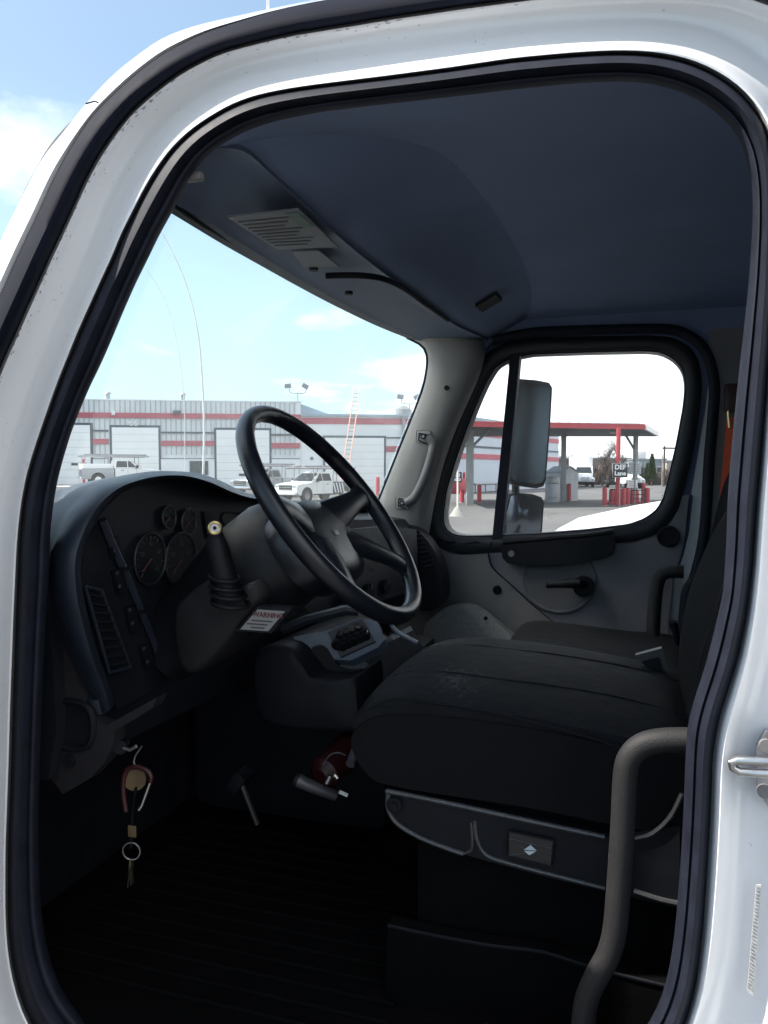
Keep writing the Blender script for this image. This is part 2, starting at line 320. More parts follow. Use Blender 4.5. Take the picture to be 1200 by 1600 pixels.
# ================================================================== SETTING: ground
def smooth01(t): t = max(0.0, min(1.0, t)); return t * t * (3 - 2 * t)
def gz(r, d): return 0.9 * smooth01((-5 - r) / 13) * smooth01((d - 34) / 22)
def asphalt():
    m = mat('asphalt', (0.10, 0.10, 0.102), 0.9)
    t = m.node_tree; b = t.nodes['Principled BSDF']; co = t.nodes.new('ShaderNodeTexCoord')
    a = t.nodes.new('ShaderNodeTexNoise'); a.inputs['Scale'].default_value = 0.16; a.inputs['Detail'].default_value = 8; a.inputs['Roughness'].default_value = 0.65
    f = t.nodes.new('ShaderNodeTexNoise'); f.inputs['Scale'].default_value = 60; f.inputs['Detail'].default_value = 3
    v = t.nodes.new('ShaderNodeTexVoronoi'); v.feature = 'DISTANCE_TO_EDGE'; v.inputs['Scale'].default_value = 0.22
    for n in (a, f, v): t.links.new(co.outputs['Object'], n.inputs['Vector'])
    r = t.nodes.new('ShaderNodeValToRGB'); r.color_ramp.elements[0].color = (0.066, 0.066, 0.070, 1); r.color_ramp.elements[1].color = (0.130, 0.128, 0.125, 1)
    r.color_ramp.elements[0].position = 0.3; r.color_ramp.elements[1].position = 0.72; t.links.new(a.outputs['Fac'], r.inputs[0])
    cr_ = t.nodes.new('ShaderNodeValToRGB'); cr_.color_ramp.elements[0].color = (0.5, 0.5, 0.5, 1); cr_.color_ramp.elements[1].position = 0.012; t.links.new(v.outputs['Distance'], cr_.inputs[0])
    m1 = t.nodes.new('ShaderNodeMixRGB'); m1.blend_type = 'MULTIPLY'; m1.inputs[0].default_value = 1; t.links.new(r.outputs[0], m1.inputs[1]); t.links.new(cr_.outputs[0], m1.inputs[2])
    m2 = t.nodes.new('ShaderNodeMixRGB'); m2.blend_type = 'OVERLAY'; m2.inputs[0].default_value = 0.35; t.links.new(m1.outputs[0], m2.inputs[1]); t.links.new(f.outputs['Fac'], m2.inputs[2])
    t.links.new(m2.outputs[0], b.inputs['Base Color'])
    return m
bm = bmesh.new(); rows = []
rs = [-900, -300, -120, -70] + [-50 + 2.5 * i for i in range(41)] + [70, 120, 300, 900]
ds = [-400, -100, -40, -15] + [2.5 * i for i in range(0, 48)] + [140, 180, 260, 500, 1500]
for d in ds: rows.append([bm.verts.new(W(r, d, gz(r, d))) for r in rs])
for i in range(len(ds) - 1):
    for j in range(len(rs) - 1): bm.faces.new((rows[i][j], rows[i][j + 1], rows[i + 1][j + 1], rows[i + 1][j]))
g = finish('ground', bm, asphalt()); g['kind'] = 'structure'
LINEP = mat('line_paint', (0.62, 0.62, 0.6), 0.8, noise=0.25, nscale=3)
def ground_patch(name, quad, m, lift=0.006):
    o = prism(name, [W(r, d, gz(r, d) + lift) for r, d in quad], (0, 0, 0.004), m); o['kind'] = 'structure'; return o
ground_patch('painted_line', [(-24.2, 53.5), (-18, 53.5), (-18, 55.0), (-24.2, 54.6)], LINEP)
CONC = mat('concrete', (0.30, 0.29, 0.27), 0.9, noise=0.15, nscale=2, bump=0.3, bscale=40)
# drain cover and small ground marks seen through the vent window
IRON = mat('cast_iron', (0.16, 0.15, 0.14), 0.7, 0.3, noise=0.2, nscale=8)
o = box('drain_cover', W(2.28, 22.0, 0.012), (0.62, 0.5, 0.024), IRON, rot=Matrix.Rotation(YAW, 3, 'Z'), bev=0.006)
tag(o, 'rusty square drain cover set in the asphalt near the sign stand', 'drain cover')

# ================================================================== SERVICE BUILDING seen through the windshield
PHI = R(7.5); FR0, FD0 = -24.3, 62.0
RIBW = mat('ribbed_wall_paint', (0.79, 0.81, 0.82), 0.6, noise=0.08, nscale=1.2, stretch=(1, 1, 0.12))
SMOOTHW = mat('smooth_wall_paint', (0.80, 0.82, 0.83), 0.65, noise=0.06, nscale=0.6)
DOORW = mat('overhead_door_white', (0.87, 0.88, 0.87), 0.55, noise=0.04, nscale=0.7)
STRIPE = mat('red_stripe_paint', (0.45, 0.11, 0.14), 0.6, noise=0.08, nscale=1.5)
SLATE = mat('slate_trim', (0.08, 0.10, 0.125), 0.6, noise=0.1, nscale=2)
ROOFB = mat('blue_grey_roof', (0.33, 0.40, 0.47), 0.55, noise=0.06, nscale=1)
BWIN = mat('shop_window', (0.05, 0.06, 0.07), 0.1, noise=0.1, nscale=2)
fb = W(FR0, FD0, 0)
bld = root('service_building', 'long pale ribbed metal service building with red stripes and white overhead doors', 'building', fb, YAW - R(90) + PHI)
# local axes of the building: x along the facade to the right, y into the building, z up
def fs(px, py):
    k = (px - 600) / F; c, s_ = math.cos(PHI), math.sin(PHI)
    s = (k * FD0 - FR0) / (c - k * s_); d = FD0 + s * s_; q = ray(px, py)
    z = CH + d * (q.z / (q.x * math.cos(YAW) + q.y * math.sin(YAW)))
    return s, z
def fx(px): return fs(px, 700)[0]
def fz(py, px): return fs(px, py)[1]
def fbox(name, x0, x1, z0, z1, y0, y1, m, parent=bld, bev=0.0, label=None):
    return box(name, ((x0 + x1) / 2, (y0 + y1) / 2, (z0 + z1) / 2), (abs(x1 - x0), abs(y1 - y0), abs(z1 - z0)), m, parent, bev=bev, label=label)
TOPZ = 7.65; SX = fx(470); SE = fx(692)
wall = fbox('wall', -14, SX, -0.4, TOPZ, 0.0, 14, RIBW)
wall2 = fbox('rear_wall', SX + 0.003, SE, -0.4, fz(651, 560), 0.02, 14, SMOOTHW)
fbox('parapet_cap', -14.1, SX + 0.1, TOPZ, TOPZ + 0.1, -0.08, 0.3, SMOOTHW)
prism('roof_slope', [(SX + 0.01, 1.0, TOPZ - 0.02), (fx(527) + .0, 1.0, fz(650, 527)), (SX + 0.01, 1.0, fz(655, 480))], (0, 10, 0), ROOFB, bld)
fbox('roof_edge', SX + 0.003, SE, fz(651, 560) + .003, fz(651, 560) + 0.2, -0.15, 14, ROOFB)
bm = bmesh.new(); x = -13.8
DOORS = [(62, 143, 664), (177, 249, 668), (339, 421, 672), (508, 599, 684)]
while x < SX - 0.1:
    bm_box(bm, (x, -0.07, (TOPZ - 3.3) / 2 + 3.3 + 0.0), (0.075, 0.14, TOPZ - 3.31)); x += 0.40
o = finish('wall_ribs', bm, mat('rib_shade_grey', (0.42, 0.46, 0.48), 0.6, noise=0.1, nscale=1.0), bld); o['kind'] = 'stuff'  # ribs greyer than the wall: their shadow gaps are put into the colour
def stripe(x0, x1, py0, py1, px, m, y=-0.145, name='stripe'):
    fbox(name, x0, x1, fz(py1, px), fz(py0, px), y, -0.002, m)
stripe(-14, SX - 0.002, 646, 654, 300, STRIPE)
stripe(SX + 0.01, SE, 653, 662.5, 540, STRIPE, y=-0.03)
for x0, x1 in ((144, 171), (250, 336), (423, 469)):
    xa, xb = fx(x0), fx(x1); pc = (x0 + x1) / 2; dy = (pc - 150) * 0.022
    stripe(xa, xb, 685.5 + dy, 693.5 + dy, pc, STRIPE)
    stripe(xa, xb, 671.5 + dy, 674 + dy, pc, SLATE, name='dark_band')
    fbox('base_panel', xa, xb, -0.3, fz(717, pc), -0.15, -0.001, SMOOTHW)
    fbox('base_trim', xa, xb, fz(717, pc), fz(716, pc), -0.18, -0.001, SLATE)
fbox('wall_lining', fx(470) + .05, fx(507), -0.3, fz(684, 490), -0.04, 0.018, SMOOTHW)
fbox('wall_band', SX + .01, SE, fz(684.5, 560), fz(682.5, 560), -0.06, 0.018, SLATE)
for i, (x0, x1, ty) in enumerate(DOORS):
    xa, xb = fx(x0), fx(x1); zt = fz(ty, (x0 + x1) / 2); n = 8; zb = gz(-20, 60) - 0.05 if i < 2 else 0.0
    dr = fbox('overhead_door', xa - 0.18, xb + 0.18, zb, zt + 0.18, -0.155, -0.003, SLATE)
    h = (zt - zb) / n
    for k in range(n):
        fbox('panel', xa, xb, zb + k * h + 0.006, zb + (k + 1) * h - 0.006, -0.19, -0.156, DOORW, dr)
    if i in (0, 2):
        for q in ((0.38, 0.55) if i == 0 else (0.42,)):
            fbox('door_window', xa + (xb - xa) * q + (1.0 if i == 0 else 0), xa + (xb - xa) * q + 0.5 + (1.0 if i == 0 else 0), zb + 1.55, zb + 1.75, -0.205, -0.189, BWIN, dr)
stripe(fx(602), fx(640), 697, 706, 615, STRIPE, y=-0.03)
# office door with window, lamps, number, vents, mast lights
od = fbox('office_window', fx(297), fx(326), fz(742, 310), fz(720, 310), -0.2, -0.151, SLATE)
fbox('pane', fx(299), fx(311), fz(741, 310), fz(722, 310), -0.22, -0.201, BWIN, od)
fbox('pane', fx(313), fx(324), fz(741, 310), fz(722, 310), -0.22, -0.201, BWIN, od)
fbox('wall_lamp', fx(178), fx(183), fz(649, 180), fz(643, 180), -0.4, -0.14, CLEAN_WHITE, bev=0.03)
prism('wall_lamp', [(fx(272), -0.08, fz(645, 280)), (fx(285), -0.08, fz(645, 280)), (fx(283), -0.5, fz(647, 280)), (fx(274), -0.5, fz(647, 280))], (0, 0, 0.22), SLATE, bld, bev=0.03)
disc('wall_vent', (fx(487), -0.05, fz(716, 487)), (0, -1, 0), 0.14, 0.12, SLATE, bld, n=12)
text_mesh('door_number', '66', 0.75, (fx(211), -0.16, fz(661, 211)), (1, 0, 0), (0, 0, 1), CLEAN_WHITE, bld, ext=0.02, bold=0.01)
GALV = mat('galvanised', (0.28, 0.29, 0.30), 0.5, 0.5, noise=0.15, nscale=4)
for px in (165, 284):
    c = fx(px); bm = bmesh.new(); bm_disc(bm, (c, 1.5, TOPZ + 0.3), (0, 0, 1), 0.17, 0.7, 12); bm_disc(bm, (c, 1.5, TOPZ + 0.72), (0, 0, 1), 0.33, 0.16, 12, 0.2)
    finish('roof_vent', bm, GALV, bld)
def mast(px, zb, flip):
    c = fx(px); y = 0.6
    p = tube('light_mast', [(c, y, zb - 0.2), (c, y, zb + 0.75)], 0.035, GALV, bld, n=8)
    tube('bracket', [(c - 0.72, y, zb + 1.15), (c - 0.66, y, zb + 0.85), (c - 0.4, y, zb + 0.76), (c + 0.4, y, zb + 0.76), (c + 0.66, y, zb + 0.85), (c + 0.72, y, zb + 1.15)], 0.035, GALV, p, n=8)
    for s, a in ((-1, 0.1), (1, 0.5)):
        box('floodlight', (c + s * 0.72 - 0.1, y - 0.1, zb + 1.35), (0.55, 0.25, 0.38), GALV, p, rot=Matrix.Rotation(a * s * flip, 3, 'Y'), bev=0.04)
mast(466, TOPZ + 0.05, 1); mast(641, fz(651, 600) + 0.4, -1)
bm = bmesh.new()
c = fx(634); z0 = fz(649, 634)
bm_tube(bm, [(c, 1.2, z0), (c, 1.2, z0 + 0.55), (c + .1, 1.2, z0 + 0.9)], [0.75, 0.75, 0.25], 20)
finish('roof_duct', bm, GALV, bld)
fbox('down_pipe', fx(628), fx(632), fz(700, 630), fz(649, 630), -0.3, -0.035, GALV)

# ladder leaning against the lower roof edge
ORWOOD = mat('ladder_fibreglass', (0.52, 0.27, 0.20), 0.6, noise=0.1, nscale=8)
def fw_(x, y, z): return bld.matrix_basis @ Vector((x, y, z))
bpy.context.view_layer.update()
ltop = fw_(fx(557.5), -0.35, fz(609, 557)); lbot = W((533 - 600) / F * 57.5, 57.5, 0.0); 
lad = root('extension_ladder', 'tall thin orange extension ladder leaning against the roof edge', 'ladder', lbot)
OFF = lbot.copy(); lx = Vector((math.cos(R(-72.3 + 7)), math.sin(R(-72.3 + 7)), 0))
for s in (-1, 1): tube('rail', [lbot + lx * 0.24 * s, ltop + lx * 0.24 * s], 0.045, ORWOOD, lad, n=6)
for k in range(1, 24):
    p = lbot.lerp(ltop, k / 24.0); tube('rung', [p - lx * 0.24, p + lx * 0.24], 0.024, GALV, lad, n=6)
OFF = Vector((0, 0, 0))

# ================================================================== pickups
def wheel(parent, c, r, wd, axis=(1, 0, 0)):
    t = disc('wheel', c, axis, r, wd, TYRE, parent, 24); 
    disc('rim', Vector(c) + Vector(axis) * (0.015 if c[0] > 0 else -0.015), axis, r * 0.62, wd, CHROME, t, 16)
    return t
def make_pickup(name, label, paint, bedpaint, rack, group, wrap=False):
    # local: x lateral, +y forward, z up
    t = root(name, label, 'pickup', group=group)
    prof = [(2.72, 0.50), (2.85, 0.62), (2.86, 0.98), (2.78, 1.12), (2.2, 1.22), (1.45, 1.27), (1.4, 1.27), (-0.55, 1.27), (-0.55, 0.42), (2.6, 0.42)]
    rings = []
    for x, sc in ((-0.98, 0.9), (-0.9, 1.0), (0.9, 1.0), (0.98, 0.9)):
        rings.append([(x, 1.1 + (y - 1.1) * (0.985 if sc < 1 else 1), 0.85 + (z - 0.85) * sc) for y, z in prof])
    loft('body', rings, paint, t, cap=True, angle=30)
    cab = []
    for x, s in ((-0.93, 1), (-0.74, 1), (0.74, 1), (0.93, 1)): pass
    cp = [(1.45, 1.27), (0.55, 1.86), (0.3, 1.93), (-0.3, 1.93), (-0.5, 1.86), (-0.58, 1.27)]
    def cabring(x, f): return [(x * (1 - 0.22 * (z - 1.27) / 0.66), y, z) for y, z in cp]
    c = loft('cab', [cabring(-0.95, 1), cabring(0.95, 1)], paint, t, cap=True, angle=20)
    def quadp(name, pts, dn): prism(name, pts, dn, BODYGLASS, c, bev=0.0)
    w_ = lambda z: 0.95 * (1 - 0.22 * (z - 1.27) / 0.66)
    quadp('windshield', [(-w_(1.33) + .1, 1.37, 1.335), (w_(1.33) - .1, 1.37, 1.335), (w_(1.8) - .1, 0.66, 1.80), (-w_(1.8) + .1, 0.66, 1.80)], (0, 0.02, 0.022))
    for s in (-1, 1):
        quadp('side_window', [(s * (w_(1.33) - .01), 1.05, 1.33), (s * (w_(1.33) - .01), 0.42, 1.33), (s * (w_(1.8) - .01), 0.42, 1.80), (s * (w_(1.8) - .01), 0.58, 1.80)], (s * 0.02, 0, 0.004))
        quadp('side_window', [(s * (w_(1.33) - .01), 0.36, 1.33), (s * (w_(1.33) - .01), -0.45, 1.33), (s * (w_(1.8) - .01), -0.36, 1.80), (s * (w_(1.8) - .01), 0.36, 1.80)], (s * 0.02, 0, 0.004))
        box('headlight', (s * 0.76, 2.80, 1.0), (0.34, 0.12, 0.17), CHROME, t, bev=0.03)
        box('mirror', (s * 1.08, 1.05, 1.38), (0.16, 0.14, 0.22), DARK, t, bev=0.03)
        box('tail_light', (s * 0.86, -2.83, 1.0), (0.16, 0.06, 0.4), RED, t, bev=0.02)
        box('door_handle', (s * 0.985, 0.0, 1.12), (0.03, 0.22, 0.04), DARK, t, bev=0.008)
    gr = box('grille', (0, 2.85, 0.93), (1.16, 0.06, 0.34), DARK, t, bev=0.02)
    for k in range(3): box('grille_bar', (0, 2.885, 0.82 + 0.11 * k), (1.12, 0.03, 0.035), CHROME, gr)
    box('bumper', (0, 2.88, 0.58), (1.9, 0.18, 0.2), CHROME if not wrap else paint, t, bev=0.05)
    bed = bmesh.new()
    for s in (-1, 1): bm_box(bed, (s * 0.93, -1.72, 0.86), (0.1, 2.25, 0.80), bev=0.03)
    bm_box(bed, (0, -2.81, 0.86), (1.9, 0.07, 0.78), bev=0.02); bm_box(bed, (0, -0.65, 0.86), (1.8, 0.06, 0.78)); bm_box(bed, (0, -1.72, 0.55), (1.8, 2.2, 0.1))
    finish('bed', bed, bedpaint, t)
    if wrap:
        for k in range(4):
            for s in (-1, 1): prism('graphic', [(s * 0.992, -0.72 - k * .28, 0.55), (s * 0.992, -0.84 - k * .28, 0.55), (s * 0.992, -0.62 - k * .28, 1.2), (s * 0.992, -0.50 - k * .28, 1.2)], (s * 0.004, 0, 0), CLEAN_WHITE, t)
    box('rear_bumper', (0, -2.92, 0.55), (1.8, 0.12, 0.16), CHROME, t, bev=0.03)
    for s in (-1, 1):
        for y in (1.92, -1.72):
            wheel(t, (s * 0.86, y, 0.40), 0.40, 0.26); disc('wheel_arch', (s * 0.97, y, 0.46), (1, 0, 0), 0.50, 0.035, DARK, t, 24)
        for y in (1.02, 0.39, -0.5): box('door_seam', (s * 0.981, y, 0.9), (0.004, 0.014, 0.62), DARK, t)
        box('sill_strip', (s * 0.97, 0.25, 0.47), (0.05, 2.2, 0.09), DARK, t, bev=0.01)
    if rack:
        rk = bmesh.new()
        for s in (-1, 1):
            for y in (-2.6, -1.0, 1.2): bm_tube(rk, [(s * 0.9, y, 1.2 if y < 0 else 1.3), (s * 0.84, y, 2.12)], 0.035, 6)
            bm_tube(rk, [(s * 0.84, -2.9, 2.15), (s * 0.84, 2.0, 2.15)], 0.06, 6)
        for y in (-2.8, -1.6, -0.4, 0.8, 1.9): bm_tube(rk, [(-0.86, y, 2.19), (0.86, y, 2.19)], 0.035, 6)
        r_ = finish('ladder_rack', rk, DULLMET, t)
        for x in (-0.5, -0.1, 0.35): box('rack_load', (x, -0.3, 2.27), (0.28, 4.6 - abs(x), 0.1), GALV, r_, bev=0.02)
    return t
pk = make_pickup('pickup_truck', 'white pickup with dark bed, striped graphic and ladder rack, parked before the overhead doors', CLEAN_WHITE, NAVY, True, None, wrap=True)
pp = W(-4.45, 50.5, 0); pk.location = pp; pk.rotation_euler = (0, 0, YAW - R(90) + R(180 - 38))
pk2 = make_pickup('pickup_truck', 'silver grey pickup with loaded roof rack parked behind the white pickup', SILVERPAINT, SILVERPAINT, True, None)
pk2.location = W(-8.6, 56.5, 0.2); pk2.rotation_euler = (0, 0, YAW - R(90) + R(180 - 34))
pk3 = make_pickup('pickup_truck', 'white pickup with grey bed, tool box and long roof rack by the thin red post', CLEAN_WHITE, SILVERPAINT, True, None)
pk3.location = W(-20.0, 58.3, gz(-20, 58.3)); pk3.rotation_euler = (0, 0, YAW - R(90) - R(62))
box('tool_box', (0, -1.75, 1.42), (2.1, 2.1, 0.36), CLEAN_WHITE, pk3, bev=0.03); box('tailgate_cover', (0, -2.87, 0.9), (1.5, 0.03, 0.5), NAVY, pk3, bev=0.01)
def bollard(r, d, h, m=RED, label=None, group=None, rad=0.09):
    t = root('bollard', label, 'bollard', W(r, d, gz(r, d)), group=group)
    bm = bmesh.new(); bm_tube(bm, [(0, 0, -0.02), (0, 0, h - 0.05), (0, 0, h)], [rad, rad, rad * 0.6], 14); finish('post', bm, m, t); 
    disc('base_collar', (0, 0, 0.02), (0, 0, 1), rad * 1.5, 0.04, CONC, t, 14); return t
bollard((131 - 600) / F * 60, 60, 2.0, label='thin tall red post by the overhead door beside the tool box pickup', rad=0.1)
bollard((590 - 600) / F * 62, 62, 1.5, label='red post beside the right edge of the ladder door', rad=0.16)

# ================================================================== conventional trucks (two far, one neighbour)
def make_truck(name, label, box_h, cat='truck', body=True):
    t = root(name, label, cat)
    # +y forward: nose at y=0, cab back at y=-3.0
    hp = [(-0.02, 0.72), (0.04, 0.95), (0.0, 1.28), (-0.25, 1.42), (-0.9, 1.58), (-1.55, 1.70), (-1.6, 0.72)]
    rings = []
    for x, sz, sy in ((-0.80, .86, .93), (-0.68, .96, .985), (-0.4, 1.0, 1), (0.4, 1.0, 1), (0.68, .96, .985), (0.80, .86, .93)):
        rings.append([(x, -0.8 + (y + 0.8) * sy, 0.72 + (z - 0.72) * sz) for y, z in hp])
    hd = loft('hood', rings, CLEAN_WHITE, t, cap=True, angle=50)
    for s in (-1, 1):
        fr = []
        for x, k in ((0.62, 1.0), (0.98, 1.0), (1.10, 0.94), (1.14, 0.8)):
            fr.append([(s * x, -0.75 + (y + 0.75) * (0.9 + 0.1 * k), 0.62 + (z - 0.62) * k) for y, z in ((-0.1, 0.62), (-0.06, 0.95), (-0.3, 1.17), (-0.8, 1.24), (-1.35, 1.18), (-1.6, 0.95), (-1.6, 0.62))])
        loft('fender', fr, CLEAN_WHITE, t, cap=True, angle=50)
        box('headlight', (s * 0.9, -0.06, 1.0), (0.3, 0.2, 0.2), CHROME, t, bev=0.06)
        wheel(t, (s * 0.96, -0.85, 0.48), 0.48, 0.26)
        mb = bmesh.new(); bm_box(mb, (s * 1.36, -1.55, 2.05), (0.2, 0.1, 0.5), bev=0.03); bm_tube(mb, [(s * 1.0, -1.7, 2.25), (s * 1.36, -1.55, 2.2)], 0.02, 6)
        finish('mirror', mb, DARK, t)
    gr = box('grille', (0, 0.02, 1.05), (0.95, 0.05, 0.42), DULLMET, hd, bev=0.03)
    for k in range(4): box('grille_bar', (0, 0.05, 0.9 + 0.1 * k), (0.88, 0.03, 0.04), CHROME, gr)
    box('bumper', (0, 0.1, 0.55), (2.2, 0.2, 0.32), DARK, t, bev=0.08)
    cab = loft('cab', [[(s * x, y, z) for y, z in ((-1.56, 0.75), (-1.56, 1.68), (-2.1, 2.5), (-2.3, 2.58), (-3.05, 2.58), (-3.05, 0.75))] for s, x in ((-1, 1.06), (1, 1.06))], CLEAN_WHITE, t, cap=True, angle=25)
    prism('windshield', [(-0.94, -1.575, 1.74), (0.94, -1.575, 1.74), (0.84, -2.05, 2.44), (-0.84, -2.05, 2.44)], (0, 0.03, 0.02), BODYGLASS, cab)
    for s in (-1, 1):
        prism('side_window', [(s * 1.055, -1.8, 1.75), (s * 1.055, -2.75, 1.75), (s * 1.055, -2.75, 2.38), (s * 1.055, -2.2, 2.38)], (s * 0.012, 0, 0), BODYGLASS, cab)
    if body:
        box('cargo_box', (0, -6.2, box_h / 2 + 0.6), (2.4, 6.0, box_h - 0.6), CLEAN_WHITE, t, bev=0.05)
        for s in (-1, 1): wheel(t, (s * 0.93, -7.2, 0.48), 0.48, 0.4)
        box('chassis', (0, -4.6, 0.62), (0.9, 9.0, 0.25), DARK, t)
        ml = box('marker_lights', (0, -2.25, 2.6), (1.2, 0.1, 0.06), CREAM, t)
    return t
t1 = make_truck('box_truck', 'white box truck with tall cargo box parked by the bare hedge', 3.45)
t1.location = W((914 - 600) / F * 92, 92, -0.05); t1.rotation_euler = (0, 0, YAW - R(90) + R(180 - 9))
t2 = make_truck('day_cab_truck', 'white day cab truck parked behind the sign panels and red bollards', 3.0, body=False)
box('chassis', (0, -4.6, 0.8), (0.9, 5.0, 0.3), DARK, t2); [wheel(t2, (s * 0.93, -5.9, 0.48), 0.48, 0.4) for s in (-1, 1)]
t2.location = W((993 - 600) / F * 84, 84, -0.05); t2.rotation_euler = (0, 0, YAW - R(90) + R(180 + 6))
t3 = make_truck('neighbour_truck', 'white truck parked beside the passenger window, showing only its sloping hood', 3.0, body=False)
t3.location = (9.3, 0.82, 0.0); t3.rotation_euler = (0, 0, R(2))

# ================================================================== fuel canopy and its furniture
ROOFG = mat('canopy_roof', (0.30, 0.31, 0.33), 0.6, noise=0.1, nscale=2)
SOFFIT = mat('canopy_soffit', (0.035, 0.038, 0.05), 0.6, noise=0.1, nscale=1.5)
FASC = mat('canopy_white_edge', (0.72, 0.72, 0.72), 0.5, noise=0.05)
POSTB = mat('canopy_grey_post', (0.30, 0.31, 0.30), 0.6, noise=0.15, nscale=3)
fl, frn, br, bl = (1.5, 40.2), (14.7, 43.6), (18.6, 52.5), (1.5, 52.5)
cb = W(9, 47, 0); can = root('fuel_canopy', 'long flat fuel lane canopy with red fascia and dark soffit', 'canopy', cb); OFF = cb.copy()
Z1, Z2 = 4.33, 4.62
prism('soffit', [W(*p, Z1) for p in (fl, frn, br, bl)], (0, 0, 0.05), SOFFIT, can)
def edge(name, a, b, z0, z1, m, th=0.12):
    A = W(*a, z0); B = W(*b, z0); n_ = Vector((-(B - A).y, (B - A).x, 0)).normalized() * th
    prism(name, [A, B, B - n_, A - n_], (0, 0, z1 - z0), m, can)
edge('fascia', fl, frn, Z1 - 0.02, Z2 - 0.02, RED); edge('fascia', frn, br, Z1 - 0.03, Z2 - 0.02, FASC); edge('fascia', br, bl, Z1 - 0.02, Z2 - 0.03, RED)
rc = (9.5, 47.5)
bm = bmesh.new(); q = [bm.verts.new(W(*p, Z2)) for p in (fl, frn, br, bl)]; rg = [bm.verts.new(W(3, 47.0, Z2 + 0.3)), bm.verts.new(W(15.6, 48.0, Z2 + 0.3))]
bm.faces.new((q[0], q[1], rg[1], rg[0])); bm.faces.new((q[2], q[3], rg[0], rg[1])); bm.faces.new((q[1], q[2], rg[1])); bm.faces.new((q[3], q[0], rg[0])); bm.faces.new(q)
finish('roof', bm, ROOFG, can)
# roof seams
bm = bmesh.new()
for k in range(22):
    a = W(*fl, Z2 + .03).lerp(W(*frn, Z2 + .03), (k + .5) / 22); b = rg_ = W(3, 47.0, Z2 + 0.33).lerp(W(15.6, 48.0, Z2 + 0.33), (k + .5) / 22)
    bm_tube(bm, [a, b], 0.025, 5)
o = finish('roof_seams', bm, ROOFG, can); o['kind'] = 'stuff'
def post(px, d, m, top=Z1, rad=0.14, brace=0):
    r = (px - 600) / F * d; A = W(r, d, 0); 
    p = box('post', A + Vector((0, 0, top / 2)), (rad * 2, rad * 2, top), m, can, rot=Matrix.Rotation(YAW, 3, 'Z'), bev=0.02)
    if brace: tube('brace', [A + Vector((0, 0, top - 1.1)), W(r + brace, d, top)], 0.08, m, p, n=8)
    return p
post(965, 42.6, RED, rad=0.10, brace=0.0); post(992, 49.5, POSTB, rad=0.13, brace=-0.7); post(734, 44, POSTB, rad=0.2, brace=1.1); post(880, 49.5, POSTB, rad=0.14)
box('soffit_light', W(13.9, 46.5, Z1 - 0.06), (0.9, 0.5, 0.1), FASC, can, bev=0.02)
OFF = Vector((0, 0, 0))
# signs
BLACKS = mat('black_sign', (0.02, 0.022, 0.025), 0.5, noise=0.1, nscale=6)
SIGNW = mat('white_sign_print', (0.75, 0.75, 0.73), 0.6, noise=0.04)
GREYS = mat('grey_sign_back', (0.42, 0.43, 0.44), 0.5, noise=0.08, nscale=5)
sr = Vector((math.sin(YAW), -math.cos(YAW), 0)); su = Vector((0, 0, 1)); sn = -Vector((math.cos(YAW), math.sin(YAW), 0))
RZ = Matrix.Rotation(YAW, 3, 'Z')
def sign_panel(name, px0, px1, py0, py1, d, m, parent, th=0.03, rounded=0.02):
    a = uD(px0, py1, d); b = uD(px1, py0, d); c = (a + b) / 2
    return box(name, c, (th, abs((b - a).dot(sr)), abs(b.z - a.z)), m, parent, rot=RZ, bev=rounded), c
sb = W((969 - 600) / F * 42.2, 42.2, 0); OFF = sb.copy()
df = root('lane_sign', 'black DEF Lane sign with white letters fixed to the red canopy post', 'sign', sb)
o, c = sign_panel('plate', 957.5, 980.5, 724.5, 745.5, 42.2, BLACKS, df)
bo, c2 = sign_panel('border', 957, 981, 724, 746, 42.24, SIGNW, df, th=0.012)
text_mesh('lettering', 'DEF', 0.36, c + sn * 0.018 + su * 0.17, sr, su, SIGNW, df, ext=0.004, bold=0.012); text_mesh('lettering', 'Lane', 0.33, c + sn * 0.018 - su * 0.17, sr, su, SIGNW, df, ext=0.004, bold=0.012)
tube('mounting_pipe', [c + sn * -0.04 - su * 0.5, c - sn * 0.04 + su * 0.5], 0.03, GALV, df, n=8)
tube('sign_post', [Vector((c.x, c.y, 0)) - sn * 0.04, c - sn * 0.04 - su * 0.4], 0.03, GALV, df, n=8)
OFF = W((992 - 600) / F * 46, 46, 0)
gs = root('notice_sign', 'grey and white notice panels on a post behind the lane sign', 'sign', OFF.copy())
o, c = sign_panel('upper_panel', 982, 1002, 722, 741, 46, GREYS, gs)
for k in range(4): box('print_line', c + sn * 0.02 + su * (0.22 - 0.14 * k), (0.006, 0.5, 0.035), GALV, gs, rot=RZ)
o, c = sign_panel('lower_panel', 980, 996, 750, 762, 46, SIGNW, gs)
for k in range(3): box('print_line', c + sn * 0.02 + su * (0.12 - 0.12 * k), (0.006, 0.42, 0.035), STRIPE, gs, rot=RZ)
tube('sign_post', [OFF, OFF + su * 2.6], 0.04, GALV, gs, n=8)
OFF = Vector((0, 0, 0))
